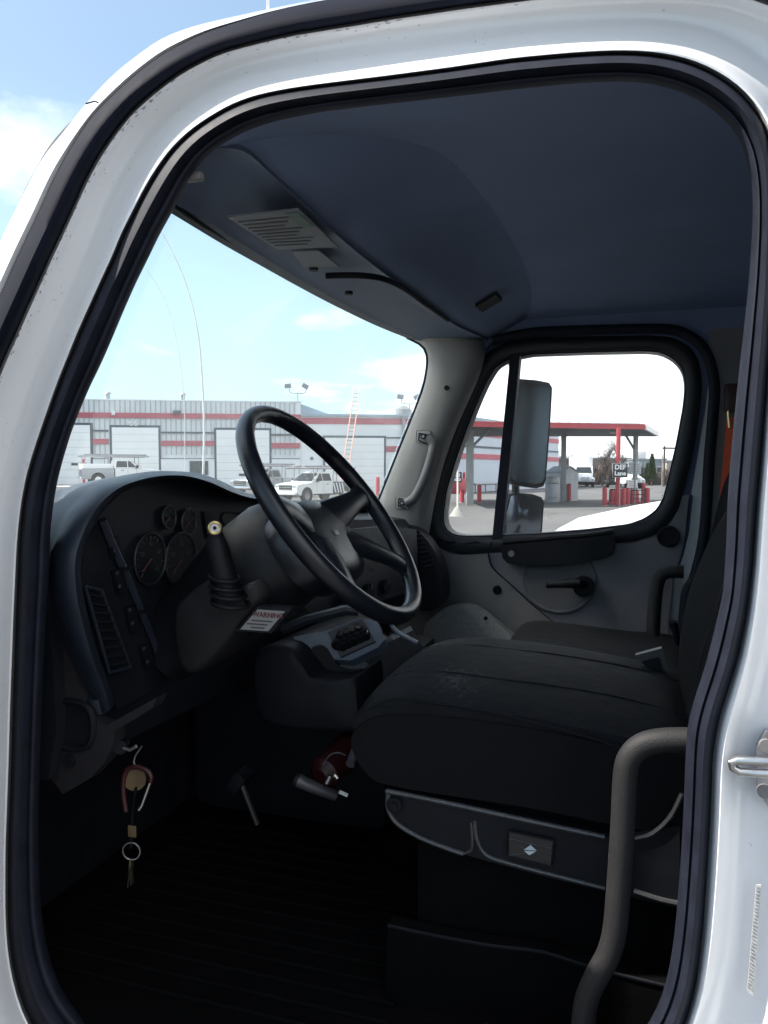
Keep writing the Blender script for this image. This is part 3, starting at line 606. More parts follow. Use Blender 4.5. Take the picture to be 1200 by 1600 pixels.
# red bollards and the red guard blocks of the fuel island
isl = [(945, 43.0, 1.05, 'red bollard standing alone on the asphalt left of the lane sign'), (974.5, 43.5, 1.0, 'red bollard tight against the red guard block'), (981, 44.4, 1.0, 'red bollard between the red guard block and the sign post'), (1005.5, 46.0, 1.25, 'tall red bollard beside the black hose rack'), (1012, 44.5, 1.0, 'red bollard at the far end of the fuel island'),
       (889.5, 50.0, 1.15, 'red bollard beside the pale storage shed'), (749, 47, 1.1, 'red bollard before the pale wall under the canopy'), (722, 47.5, .8, 'short red bollard beside the red wall base')]
for px, d, h, lb in isl: bollard((px - 600) / F * d, d, h, RED, lb, 'red bollards of the fuel lane', rad=0.13)
for px, wd, d, h, lb in ((963, 0.75, 45.6, 0.85, 'low red guard block at the foot of the red canopy post'), (985, 0.9, 47, 0.75, 'low red guard block behind the sign post')):
    b_ = root('guard_block', lb, 'guard block', W((px - 600) / F * d, d, 0), YAW)
    bm = bmesh.new(); bm_box(bm, (0, 0, h / 2), (0.6, wd, h), bev=0.08); bm_box(bm, (0, 0, 0.06), (0.75, wd + 0.15, 0.12), bev=0.02); finish('block', bm, RED, b_)
    box('top_cap', (0, 0, h + 0.03), (0.5, wd * .85, 0.06), DKRED, b_, bev=0.02)
hr = root('hose_rack', 'black tube hose rack on the fuel island between red bollards', 'rack', W((997 - 600) / F * 44.8, 44.8, 0), YAW)
for z in (0.35, 0.6, 0.85): tube('rail', [(0, -0.4, z), (0, 0.4, z)], 0.025, BLACKS, hr, n=6)
for y in (-0.4, 0.4): tube('upright', [(0, y, 0), (0, y, 1.0)], 0.03, BLACKS, hr, n=6)
# sign stand with concrete foot
sbp = W((715 - 600) / F * 33.6, 33.6, 0); ss = root('sign_stand', 'small black and white sign on a white pole with a concrete cone foot', 'sign', sbp)
OFF = sbp.copy()
bm = bmesh.new(); bm_disc(bm, sbp + su * 0.2, (0, 0, 1), 0.36, 0.4, 16, 0.1); finish('foot', bm, CONC, ss)
tube('pole', [sbp + su * 0.38, sbp + su * 2.0], 0.035, SIGNW, ss, n=10)
pl, c = sign_panel('plate', 708.5, 721.5, 737.5, 753.5, 33.6, BLACKS, ss)
disc('round_symbol', c + sn * 0.02 + su * 0.09, sn, 0.11, 0.01, SIGNW, pl, 20); disc('round_symbol', c + sn * 0.026 + su * 0.09, sn, 0.06, 0.01, STRIPE, pl, 16)
box('symbol_bar', c + sn * 0.02 - su * 0.11, (0.01, 0.26, 0.12), SIGNW, pl, rot=RZ); box('symbol_bar', c + sn * 0.026 - su * 0.11, (0.01, 0.2, 0.02), BLACKS, pl, rot=RZ)
OFF = Vector((0, 0, 0))
# ------------------------------------------------------------------ pale striped wing under the canopy
WINGB = mat('wing_wall_paint', (0.50, 0.55, 0.62), 0.6, noise=0.05, nscale=0.6)
A = fw_(SE, 0.0, 0.0); B = W((872 - 600) / F * 92, 92, 0); ang = math.atan2((B - A).y, (B - A).x); Lw = (B - A).length
wing = root('wing_building', 'pale blue workshop wing with red and dark stripes behind the canopy', 'building', A, ang)
box('wall', (Lw / 2 + 0.02, 3, 3.3), (Lw, 6, 6.7), WINGB, wing)
box('roof_edge', (Lw / 2, 2.9, 6.75), (Lw + 0.2, 6.4, 0.25), ROOFB, wing)
for z, h, m in ((5.45, 0.5, STRIPE), (4.2, 0.18, SLATE), (3.3, 0.5, STRIPE)): box('stripe', (Lw / 2, -0.02, z), (Lw - 0.02, 0.06, h), m, wing)
box('red_base', (1.9, -0.6, 0.65), (2.6, 0.9, 1.3), RED, wing, bev=0.05)
gu = bmesh.new(); bm_tube(gu, [(4.5, -0.9, 0.75), (12, -0.9, 0.75)], 0.1, 8)
for x in (4.7, 7, 9.5, 11.8): bm_tube(gu, [(x, -0.9, 0), (x, -0.9, 0.75)], 0.07, 6)
finish('guard_rail', gu, GALV, wing)
bm = bmesh.new(); bm_tube(bm, [(3.6, -0.3, 1.2), (3.6, -0.3, 1.75), (3.6, -0.3, 1.85)], [0.12, 0.12, 0.05], 10); fe = finish('fire_extinguisher', bm, RED, wing)
tube('light_mast', [(4.4, 1, 6.8), (4.4, 1, 7.9)], 0.05, GALV, wing, n=6); box('floodlight', (4.2, 0.9, 8.0), (0.7, 0.35, 0.4), GALV, wing, bev=0.05); box('floodlight', (4.75, 0.9, 7.85), (0.4, 0.35, 0.4), GALV, wing, bev=0.05)
# ------------------------------------------------------------------ storage shed and tank
sh = root('storage_shed', 'small pale metal shed with a gabled roof', 'shed', W((878 - 600) / F * 51, 51, 0), YAW + R(28))
SHEDM = mat('shed_metal', (0.52, 0.55, 0.58), 0.5, noise=0.08, nscale=3)
bm = bmesh.new(); bm_prism(bm, [(-0.75, -0.72, 0), (-0.75, 0.72, 0), (-0.75, 0.72, 1.85), (-0.75, 0, 2.2), (-0.75, -0.72, 1.85)], (1.5, 0, 0)); finish('wall', bm, SHEDM, sh)
for s in (-1, 1): prism('roof', [(-0.8, 0, 2.24), (0.8, 0, 2.24), (0.8, s * 0.8, 1.86), (-0.8, s * 0.8, 1.86)], (0, 0, 0.05), GALV, sh)
box('door', (-0.765, 0, 0.95), (0.04, 0.75, 1.7), SHEDM, sh, bev=0.01)
tk = root('storage_tank', 'grey upright tank standing against the pale shed', 'tank', W((863 - 600) / F * 48.5, 48.5, 0))
bm = bmesh.new(); bm_tube(bm, [(0, 0, 0), (0, 0, 1.45), (0, 0, 1.6), (0, 0, 1.68)], [0.45, 0.45, 0.38, 0.12], 20); finish('shell', bm, GALV, tk)
for z in (0.3, 1.2): 
    bm = bmesh.new(); bm_ring(bm, (0, 0, z), (0, 0, 1), 0.455, 0.025, 24, 6); finish('band', bm, DULLMET, tk)

# ================================================================== far row: buildings, hedge, trees, poles
BRICKB = mat('far_brown_building', (0.20, 0.155, 0.13), 0.8, noise=0.15, nscale=0.5)
GREYB = mat('far_grey_building', (0.30, 0.33, 0.36), 0.7, noise=0.08, nscale=0.5)
TANB = mat('far_tan_building', (0.42, 0.38, 0.33), 0.7, noise=0.08, nscale=0.5)
def far_building(name, label, px0, px1, d, ztop, m, depth=12, windows=0):
    r0 = (px0 - 600) / F * d; r1 = (px1 - 600) / F * d; cx = (r0 + r1) / 2
    b_ = root(name, label, 'building', W(cx, d, 0), YAW - R(90)); wd = r1 - r0
    box('wall', (0, depth / 2, ztop / 2), (wd, depth, ztop), m, b_); box('parapet', (0, depth / 2, ztop + 0.1), (wd + 0.3, depth + 0.3, 0.25), GALV, b_)
    for k in range(windows):
        x = -wd / 2 + wd * (k + 0.5) / windows; f_ = box('window', (x, -0.03, ztop * 0.58), (wd / windows * 0.45, 0.08, ztop * 0.28), FASC, b_)
        box('pane', (x, -0.08, ztop * 0.58), (wd / windows * 0.36, 0.04, ztop * 0.22), BWIN, f_)
    return b_
b1 = far_building('long_brown_building', 'long low brown building behind the bare hedge', 780, 985, 130, 3.9, BRICKB, windows=7)
box('rooftop_stack', (-10, 3, 5.1), (1.6, 1.6, 2.4), BRICKB, b1, bev=0.05); tube('rooftop_pipe', [(-10, 3, 6.2), (-10, 3, 9.2)], 0.14, GALV, b1, n=8)
b2 = far_building('grey_flat_roofed_building', 'grey flat roofed building behind the green conifers', 998, 1040, 118, 3.6, GREYB, windows=2)
box('rooftop_unit', (-1, 3, 4.3), (1.5, 1.5, 1.3), FASC, b2, bev=0.05)
far_building('tan_building', 'tan building at the far end of the grey one', 1041, 1085, 116, 3.3, TANB, windows=0)
TWIG = mat('bare_twigs', (0.085, 0.06, 0.05), 0.9, noise=0.25, nscale=2)
BARK = mat('bark', (0.10, 0.075, 0.06), 0.9, noise=0.3, nscale=6, bump=0.5, bscale=20)
LEAF = mat('conifer_green', (0.07, 0.10, 0.035), 0.8, noise=0.4, nscale=1.5)
def bare_tree(px, d, h, label, seed, spread=0.55, name='bare_tree', dens=1.0):
    rnd = random.Random(seed); t = root(name, label, 'tree', W((px - 600) / F * d, d, 0), group='bare trees at the lot edge')
    bm = bmesh.new(); tw = bmesh.new()
    def grow(b, p, dirv, ln, r, lev):
        q_ = p + dirv * ln; bm_tube(b if lev < 2 else tw, [p, p.lerp(q_, 0.5) + Vector((rnd.uniform(-.06, .06), rnd.uniform(-.06, .06), 0)) * ln, q_], [r, r * 0.8, r * 0.55], 5 if lev < 2 else 3, cap=False)
        if lev >= 4: return
        for k in range(int((4 if lev < 3 else 5) * dens)):
            nd = (dirv + Vector((rnd.uniform(-1, 1), rnd.uniform(-1, 1), rnd.uniform(-0.15, 0.7))) * spread * (1 + lev * 0.25)).normalized()
            grow(b, p.lerp(q_, rnd.uniform(0.45, 1.0)), nd, ln * rnd.uniform(0.5, 0.78), r * 0.55, lev + 1)
    grow(bm, Vector((0, 0, -0.05)), Vector((rnd.uniform(-.05, .05), 0, 1)).normalized(), h * 0.36, h * 0.022, 0)
    finish('trunk', bm, BARK, t); finish('crown', tw, TWIG, t); return t
bare_tree(948, 100, 7.6, 'tall bare tree left of the red canopy post', 3)
bare_tree(972, 104, 8.2, 'bare spreading tree behind the red canopy post', 5, spread=0.7)
bare_tree(878, 112, 5.8, 'small bare tree above the pale shed roof', 9, spread=0.7)
bare_tree(941, 98, 5.2, 'low bare tree right of the box truck', 12, spread=0.8)
def hedge(px0, px1, d, h, seed):
    rnd = random.Random(seed); bm = bmesh.new(); r0 = (px0 - 600) / F * d; r1 = (px1 - 600) / F * d
    for k in range(1500):
        r = rnd.uniform(r0, r1); dd = d + rnd.uniform(-1.2, 1.2); hh = h * rnd.uniform(0.45, 1.05) * (0.8 + 0.2 * math.sin(r * 1.3)); p = W(r, dd, 0); q_ = p + Vector((rnd.uniform(-.6, .6), rnd.uniform(-.6, .6), hh))
        bm_tube(bm, [p, p.lerp(q_, .5) + Vector((rnd.uniform(-.25, .25), rnd.uniform(-.25, .25), 0)), q_], [0.05, 0.04, 0.025], 3, cap=False)
    o = finish('brush_hedge', bm, TWIG); o['kind'] = 'stuff'; o['label'] = 'bare brown brush along the far edge of the lot'; o['category'] = 'hedge'
hedge(800, 1045, 106, 3.0, 4)
def conifer(px, d, h, w_, label, seed):
    rnd = random.Random(seed); t = root('conifer', label, 'tree', W((px - 600) / F * d, d, 0), group='conifers by the grey building')
    tube('trunk', [(0, 0, 0), (0, 0, h * 0.9)], [0.12, 0.03], BARK, t, n=6); bm = bmesh.new()
    for k in range(1100):
        z = rnd.uniform(0.1, 1.0) ** 0.8; rr = w_ * (1 - z) ** 0.75 * rnd.uniform(0.35, 1.05); a = rnd.uniform(0, 6.283); c_ = Vector((math.cos(a) * rr, math.sin(a) * rr, 0.15 + z * h * 0.97))
        u_ = Vector((math.cos(a), math.sin(a), rnd.uniform(0.3, 1.4))).normalized() * rnd.uniform(0.18, 0.34); v_ = Vector((-math.sin(a), math.cos(a), rnd.uniform(-.4, .4))) * 0.11
        bm.faces.new([bm.verts.new(c_ - u_ * .3 - v_), bm.verts.new(c_ - u_ * .3 + v_), bm.verts.new(c_ + u_)])
    finish('crown', bm, LEAF, t)
conifer(1018, 100, 4.0, 0.85, 'tall narrow green conifer before the grey building', 1); conifer(1011.5, 101, 2.8, 0.7, 'shorter green conifer left of the tall one', 2)
up_ = root('utility_pole', 'utility pole with a side arm beyond the canopy end', 'pole', W((1037 - 600) / F * 95, 95, 0), YAW - R(90))
tube('pole', [(0, 0, 0), (0, 0, 5.0)], 0.12, TWIG, up_, n=8); tube('arm', [(-0.2, 0, 4.75), (4.6, 0, 4.7)], 0.1, TWIG, up_, n=6); tube('wire', [(-12.8, 0, 6.5), (-12.7, 0, 4.9), (0, 0, 4.65)], 0.025, TWIG, up_, n=5)
tp = root('thin_post', 'thin bare metal post rising beyond the fuel island', 'post', W((1034 - 600) / F * 60, 60, 0))
tube('pole', [(0, 0, 0), (0, 0, 3.2)], 0.045, GALV, tp, n=6); disc('foot', (0, 0, 0.03), (0, 0, 1), 0.14, 0.06, GALV, tp, 10)

# ================================================================== THE TRUCK whose cab we look into
OFF = Vector((1.875, 0.2, 0.0))
TR = root('truck', 'white truck seen through its open driver doorway, grey and black cab inside', 'truck', OFF.copy())
XD = 1.0          # plane of the door opening
# ---- contours of the doorway (photo pixels, unprojected on planes across the truck)
S_OUT = [(48,1600),(32,1560),(18,1500),(13,1440),(13.5,1320),(17,1240),(19,1180),(21,1100),(24,1020),(26,960),(28.6,900),(30,860),(33,820),(38,780),(46,740),(52,720),(65,680),(79,640),(93,600),(109,560),(125,520),(143,480),(161,440),(180,400),(190,372),(203,347),(219,315),(233,288),(248,264),(267,237),(293,211),(320,191),(360,167),(400,152),(450,142),(500,135),(600,123),(700,110),(800,95),(900,86),(962,83),(1005,84),(1045,89),(1087,101),(1125,120),(1155,142),(1180,170),(1200,207),(1210,270),(1212,350),(1209,440),(1203,540),(1195,640),(1188,729),(1183,781),(1178,850),(1175,892),(1167,958),(1154,1024),(1138,1076),(1124,1118),(1116,1155),(1112,1194),(1110,1260),(1104,1362),(1098,1447),(1092,1503),(1085,1550),(1072,1600),(1045,1650),(990,1695),(900,1715),(600,1722),(300,1720),(170,1705),(95,1660)]
S_IN = [(100,1560),(75,1500),(62,1420),(59,1300),(61,1200),(66,1060),(71,960),(75,900),(76,860),(78,824),(82,790),(88,754),(96,722),(110,676),(124,640),(140,602),(156,570),(176,524),(190,490),(212,440),(232,400),(250,362),(267,333),(285,297),(303,265),(325,240),(350,222),(385,203),(430,188),(500,174),(600,162),(700,151),(800,139),(900,129),(970,126),(1010,128),(1050,137),(1090,153),(1122,176),(1145,198),(1160,222),(1172,262),(1177,310),(1176,360),(1171,440),(1160,545),(1152,618),(1144,702),(1138,781),(1136,850),(1131,927),(1117,987),(1102,1045),(1086,1092),(1075,1134),(1072,1181),(1070,1240),(1067,1305),(1060,1404),(1055,1461),(1044,1532),(1021,1594),(980,1640),(900,1668),(600,1675),(300,1672),(180,1650)]
W_OUT = [(0,568),(20,524),(40,479),(62,430),(74,403),(107,333),(128,285),(149,245),(176,205),(203,171),(240,139),(280,109),(320,88),(350,75),(450,50),(550,34),(600,25),(735,5),(900,-16),(1050,-26),(1150,-20),(1240,10),(1310,80),(1350,180),(1362,300),(1360,450),(1350,700),(1340,950),(1335,1300),(1325,1600),(1290,1740),(1150,1800),(600,1815),(100,1800),(-30,1740),(-75,1640),(-95,1500),(-100,1300),(-90,1000),(-70,850),(-48,720),(-24,630)]
T_OUT = [(-14,492),(8,446),(27,402),(59,336),(85,277),(112,229),(144,181),(187,139),(221,109),(258,82),(320,51),(380,32),(430,17),(500,2),(600,-12),(735,-32),(900,-52),(1050,-62),(1170,-54),(1270,-18),(1345,60),(1388,170),(1400,300),(1398,450),(1388,700),(1378,950),(1373,1300),(1362,1620),(1320,1775),(1170,1840),(600,1855),(80,1840),(-60,1775),(-110,1650),(-135,1500),(-140,1300),(-130,1000),(-110,850),(-85,700),(-55,600)]
O_OUT = [(-60,480),(-20,420),(12,352),(38,300),(66,245),(100,205),(133,163),(155,139),(181,112),(219,83),(250,60),(300,41),(360,27),(425,13),(500,-2),(600,-20),(735,-42),(900,-64),(1050,-74),(1180,-66),(1285,-28),(1362,55),(1408,168),(1420,300),(1418,450),(1408,700),(1398,950),(1393,1300),(1382,1630),(1338,1790),(1180,1858),(600,1873),(70,1858),(-80,1790),(-140,1660),(-175,1500),(-185,1300),(-175,1000),(-155,850),(-128,700),(-95,580)]
so_, si_, wo_, to_, oo_ = (polar(P, 300) for P in (S_OUT, S_IN, W_OUT, T_OUT, O_OUT))
def lean(x, y):      # the roof rail leans inward towards the top (tumblehome)
    u = max(0.0, (800 - y) / math.hypot(x - 600, y - 800)); return 0.085 * u * u
def ring_at(A, B, k, X, ln=0.0): return [uX(x, y, X + ln * lean(x, y)) for x, y in lerp2(A, B, k)]
# white painted jamb: lip, groove, flat, outer edge
prof = [(-0.12, 1.030), (0.0, 1.004), (0.02, 0.987), (0.045, 0.974), (0.07, 0.972), (0.10, 0.976), (0.15, 0.987), (0.20, 0.995), (0.28, 0.999), (0.38, 1.0), (0.47, 0.996), (0.58, 0.987), (0.70, 0.976), (0.80, 0.964), (0.87, 0.952), (0.92, 0.946), (0.955, 0.948), (1.0, 0.956), (1.12, 0.965)]
loft('door_jamb', [ring_at(so_, wo_, k, X, max(0, k)) for k, X in prof], WHITE, TR, angle=60)
# chipped paint along the outer edge of the jamb
CHIP = mat('paint_chip', (0.10, 0.09, 0.085), 0.8, noise=0.4, nscale=200); rnd = random.Random(11); bm = bmesh.new()
def jX(k):
    for (k0, x0), (k1, x1) in zip(prof, prof[1:]):
        if k0 <= k <= k1: return x0 + (x1 - x0) * (k - k0) / (k1 - k0)
    return 0.95
for q in range(230):
    i = rnd.choice([rnd.randint(8, 78), rnd.randint(20, 60), rnd.randint(0, 115)]); k = rnd.choice([rnd.gauss(0.90, 0.02), rnd.gauss(0.88, 0.03), rnd.uniform(0.05, 0.95)]) if rnd.random() < 0.94 else 0.02
    k = max(0.02, min(0.98, k)); i2 = (i + 1) % 300; A2, B2 = lerp2([so_[i]], [wo_[i]], k)[0], lerp2([so_[i2]], [wo_[i2]], k)[0]; ln = rnd.uniform(0.02, 0.5) * (1 if k > 0.8 else 0.25); f0 = rnd.random() * .5
    a = (A2[0] + (B2[0] - A2[0]) * f0, A2[1] + (B2[1] - A2[1]) * f0); b = (A2[0] + (B2[0] - A2[0]) * (f0 + ln), A2[1] + (B2[1] - A2[1]) * (f0 + ln))
    bm_tube(bm, [uX(a[0], a[1], jX(k) - 0.0001 + k * lean(*a)), uX(b[0] + rnd.uniform(-.7, .7), b[1] + rnd.uniform(-.7, .7), jX(k) - 0.0001 + k * lean(*b))], [rnd.uniform(.0003, .0008), 0.0002], 4)
o = finish('paint_chips', bm, CHIP, TR); o['kind'] = 'stuff'
# black bulb seal round the opening
sp = [(-0.05, 1.012), (0.0, 0.996), (0.08, 0.980), (0.2, 0.969), (0.34, 0.966), (0.48, 0.973), (0.58, 0.981), (0.64, 0.985), (0.70, 0.981), (0.76, 0.982), (0.84, 0.986), (0.93, 0.995), (1.0, 1.005), (1.03, 1.03), (1.03, 1.06)]
loft('door_seal', [ring_at(so_, si_, k, X) for k, X in sp], RUBBER, TR, angle=60)
# black outer weather strip tube between jamb and outer skin
tp_ = [(-0.1, 0.955), (0.0, 0.936), (0.12, 0.915), (0.3, 0.900), (0.5, 0.893), (0.7, 0.896), (0.88, 0.908), (1.0, 0.922), (1.08, 0.945)]
loft('outer_seal', [ring_at(wo_, to_, k, X, 1.0 + k * .4) for k, X in tp_], mat('strip_rubber', (0.006, 0.0075, 0.015), 0.7, noise=0.2, nscale=30, spec=0.06), TR, angle=60)
# outer white skin rolling over the pillar and roof edge
op = [(-0.25, 0.945), (0.0, 0.928), (0.25, 0.920), (0.5, 0.925), (0.75, 0.942), (0.95, 0.972), (1.0, 1.0)]
rings = [ring_at(to_, oo_, k, X, 1.4 + k * .2) for k, X in op]
last = rings[-1]
cyc = sum((p for p in last), Vector()) / len(last)
rings.append([p + Vector((0.10, 0, 0)) + (cyc - p).normalized() * 0.01 for p in last])
loft('outer_skin', rings, WHITE, TR, angle=60)
# windshield gasket strip along the outer A pillar, fixed on the skin
gk = [(-40,470),(0,398),(27,341),(50,290),(75,242),(95,213),(114,191)]
tube('windshield_gasket', [uX(x, y, 1.02 + 1.6 * lean(x, y)) for x, y in sm2(gk, 4)], [0.011, 0.003], RUBBER, TR, n=8)
# seam across the outer skin and roof antenna
tube('skin_seam', [uX(x, y, 0.921 + 1.5 * lean(x, y)) for x, y in ((134,162),(148,158),(160,163))], 0.0012, RUBBER, TR, n=5)
an = tube('roof_antenna', [uX(418.5, 30, 1.35), uX(418.5, -260, 1.35)], 0.0028, SILVER, TR, n=6)
# ---- shell: roof, floor, back, sides below, hood
def sbox(name, x0, x1, y0, y1, z0, z1, m, parent=TR, bev=0.0, label=None):
    return box(name, ((x0 + x1) / 2, (y0 + y1) / 2, (z0 + z1) / 2), (x1 - x0, y1 - y0, z1 - z0), m, parent, bev=bev, label=label)
ROOFY0, ROOFY1 = -0.58, 0.80
# headliner: shallow vault
rings = []
for i in range(25):
    y = ROOFY0 + (0.70 - ROOFY0) * i / 24
    rings.append([(1.045 + 1.69 * j / 24, y, 2.512 + 0.055 * (1 - abs(2 * j / 24 - 1) ** 4) * (1 - abs(2 * i / 24 - 1) ** 6)) for j in range(25)])
loft('headliner', rings, LINER, TR, closed=False, angle=60)
bm = bmesh.new(); bm_loft(bm, [[(1.075 + 1.62 * j / 12, y, 2.60 + 0.06 * (1 - abs(2 * j / 12 - 1) ** 4)) for j in range(13)] for y in (-0.62, 0.0, 0.45)] + [[(1.09 + 1.59 * j / 12, y, z - 0.03 * abs(2 * j / 12 - 1) ** 4) for j in range(13)] for y, z in ((0.60, 2.625), (0.70, 2.57), (0.755, 2.50))], closed=False)
finish('roof', bm, WHITE, TR, angle=60)
sbox('roof_front', 1.05, 2.71, 0.72, 0.76, 2.475, 2.50, DARK)
sbox('door_outer_skin', 2.785, 2.80, -0.62, 1.30, 0.95, 1.735, WHITE)
sbox('footwell_side', 2.735, 2.76, 0.25, 1.32, 1.08, 1.69, GREYTRIM)
sbox('rear_wall', 1.0, 2.75, -0.62, -0.58, 0.75, 2.60, WHITE); sbox('rear_lining', 1.02, 2.72, -0.579, -0.56, 1.05, 2.50, LINER)
sbox('cab_side', 0.96, 1.02, -0.62, -0.30, 0.75, 2.56, WHITE)
sbox('sill', 0.95, 1.06, -0.30, 1.3, 0.72, 1.02, WHITE); sbox('sill', 2.72, 2.80, -0.62, 1.3, 0.72, 1.1, WHITE)
sbox('floor', 1.0, 2.75, -0.6, 1.3, 1.04, 1.10, MATF)
sbox('firewall', 1.0, 2.75, 1.14, 1.2, 0.75, 1.80, DARK)
# hood ahead of the windshield
loft('hood', [[(x, 1.25 + t_ * 1.75, 1.62 - 0.30 * t_ ** 1.6 - (0.0 if abs(x - 1.875) < 0.5 else 0.14) * (1)) for t_ in (0, .25, .5, .75, .93, 1)] + [(x, 3.02, 0.75), (x, 1.25, 0.75)] for x in (0.98, 1.3, 1.5, 2.25, 2.45, 2.77)], WHITE, TR, cap=True, angle=40)
for s in (1.1, 2.65): disc('front_wheel', (s, 2.1, 0.5), (1, 0, 0), 0.5, 0.28, TYRE, TR)
for s in (1.15, 2.6): disc('rear_wheel', (s, -3.2, 0.5), (1, 0, 0), 0.5, 0.5, TYRE, TR)
sbox('chassis', 1.5, 2.25, -4.5, 2.6, 0.55, 0.74, DARK)
# open driver door, swung out beyond the left edge of the picture
def open_door():
    hx, hy, th = 0.93, 1.14, R(66); dv = Vector((-math.sin(th), -math.cos(th), 0)); nv = Vector((dv.y, -dv.x, 0)) * 0.06
    def P(u, z): return Vector((hx, hy, z)) + dv * u
    lower = prism('driver_door', [P(0.02, 0.85), P(1.02, 0.85), P(1.05, 1.2), P(1.04, 1.95), P(0.02, 1.95)], nv, WHITE, TR, bev=0.015)
    prism('inner_trim', [P(0.06, 0.9) - nv * .05, P(0.98, 0.9) - nv * .05, P(1.0, 1.2) - nv * .05, P(1.0, 1.93) - nv * .05, P(0.06, 1.93) - nv * .05], -nv * 0.6, DOORTRIM, lower, bev=0.01)
    fr = bmesh.new()
    for a, b in (((0.06, 1.95), (0.22, 2.50)), ((0.22, 2.50), (1.0, 2.52)), ((1.0, 2.52), (1.03, 1.95))): bm_tube(fr, [P(*a) + nv * .5, P(*b) + nv * .5], 0.03, 8)
    finish('window_frame', fr, RUBBER, lower)
    prism('window', [P(0.08, 1.95) + nv * .45, P(1.02, 1.95) + nv * .45, P(0.99, 2.5) + nv * .45, P(0.24, 2.48) + nv * .45], nv.normalized() * 0.005, WINGLASS, lower)
open_door()

# ---- windshield glass and header
def wsY(x, z): u = (x - 1.9) / 0.85; return 0.80 + (2.45 - z) * 0.42 - 0.035 * u * u
bm = bmesh.new(); A_, B_ = [], []
for i in range(17):
    z = 1.70 + (2.50 - 1.70) * i / 16
    A_.append([(1.03 + 1.95 * j / 24, wsY(1.03 + 1.95 * j / 24, z), z) for j in range(25)]); B_.append([(p[0], p[1] + 0.005, p[2]) for p in A_[-1]])
VA = bm_loft(bm, A_, closed=False); VB = bm_loft(bm, B_, closed=False)
# close the rim so the pane is a solid slab
rim = [(0, j) for j in range(25)] + [(i, 24) for i in range(1, 17)] + [(16, j) for j in range(23, -1, -1)] + [(i, 0) for i in range(15, 0, -1)]
for (a, b), (c, d) in zip(rim, rim[1:] + rim[:1]): bm.faces.new((VA[a][b], VA[c][d], VB[c][d], VB[a][b]))
finish('windshield', bm, WSGLASS, TR, angle=60)
def onws(px, py, off=0.0):
    d = ray(px, py); t = 1.0
    for _ in range(40):
        p = C0 + d * t; t += (wsY(p.x, p.z) - off - p.y) / max(0.05, d.y + 0.42 * d.z) * 0.6
    return C0 + d * t
# overhead console: underside patch between header edge and its rear edge, a solid with rolled rim
front = sm2([(258,327),(267,333),(300,353),(350,383),(400,411),(450,439),(502,467),(560,496),(600,514),(640,530),(664,541),(690,556),(720,570)], 3)
rear = sm2([(322,234),(337,231),(369,233),(392,243),(424,273),(456,302),(493,337),(544,383),(589,419),(617,440),(663,474),(709,507),(743,523),(775,540)], 3)
NF = 40; fr_ = resample(front, NF); re_ = resample(rear, NF)
ff = [onws(x, y, 0.012) for x, y in fr_]; rr_ = [uZ(x, y, 2.52 - 0.068 * smooth01(k / (NF * 0.45))) for k, (x, y) in enumerate(re_)]
rings = []
mid_l = []
for a, b in zip(ff, rr_): mid_l.append(a.lerp(b, 0.22) + Vector((0, 0, -0.012)))
rings = [[p + Vector((0, 0.0, 0.06)) for p in ff], ff, [a.lerp(b, 0.08) + Vector((0, 0, -0.004)) for a, b in zip(ff, rr_)], mid_l, [a.lerp(b, 0.30) + Vector((0, 0, -0.004)) for a, b in zip(ff, rr_)], [a.lerp(b, 0.85) for a, b in zip(ff, rr_)], [a.lerp(b, 0.96) + Vector((0, 0, 0.004)) for a, b in zip(ff, rr_)], rr_, [p + Vector((0, 0.003, 0.014)) for p in rr_]]
loft('headliner_front', [[p + Vector((0, 0.006, 0.010)) for p in rr_], [p + Vector((0, -0.003, 0.0085)) for p in rr_]] + [[p + Vector((0, -0.02 - 0.30 * t_, 0.012 + (2.575 - p.z - 0.012) * math.sin(t_ * math.pi / 2) ** 1.1)) for p in rr_] for t_ in (0.0, 0.12, 0.25, 0.4, 0.55, 0.75, 1.0)], LINER, TR, closed=False, angle=60)
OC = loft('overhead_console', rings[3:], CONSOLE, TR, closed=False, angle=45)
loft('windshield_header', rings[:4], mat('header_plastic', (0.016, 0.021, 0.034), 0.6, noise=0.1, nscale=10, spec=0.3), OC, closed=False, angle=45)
def oc_pt(px, py, off=0.0):      # a point on the underside of the console
    best = uZ(px, py, 2.44 - off); return best
pts = [oc_pt(*p) for p in ((355,336),(466,324),(528,383),(433,387))]
pc_ = prism('placard', [p + Vector((0, 0, -0.004)) for p in pts], (0, 0, 0.003), PAPER, OC)
def qp(q, u, v): return (q[0].lerp(q[1], u)).lerp(q[3].lerp(q[2], u), v)
for k in range(9):
    v0 = 0.12 + k * 0.09; prism('print_line', [qp(pts, .06, v0) + Vector((0, 0, -.005)), qp(pts, .80 - .1 * (k % 3), v0) + Vector((0, 0, -.005)), qp(pts, .80 - .1 * (k % 3), v0 + .03) + Vector((0, 0, -.005)), qp(pts, .06, v0 + .03) + Vector((0, 0, -.005))], (0, 0, 0.0006), DIAL, pc_)
prism('print_block', [qp(pts, u, v) + Vector((0, 0, -.0052)) for u, v in ((.78, .04), (.96, .04), (.98, .4), (.82, .42))], (0, 0, 0.0006), GREEN_INK, pc_)
pts2 = [oc_pt(*p) for p in ((456,390),(498,389),(530,414),(475,415))]
prism('sticker', [p + Vector((0, 0, -0.004)) for p in pts2], (0, 0, 0.003), PAPER, OC)
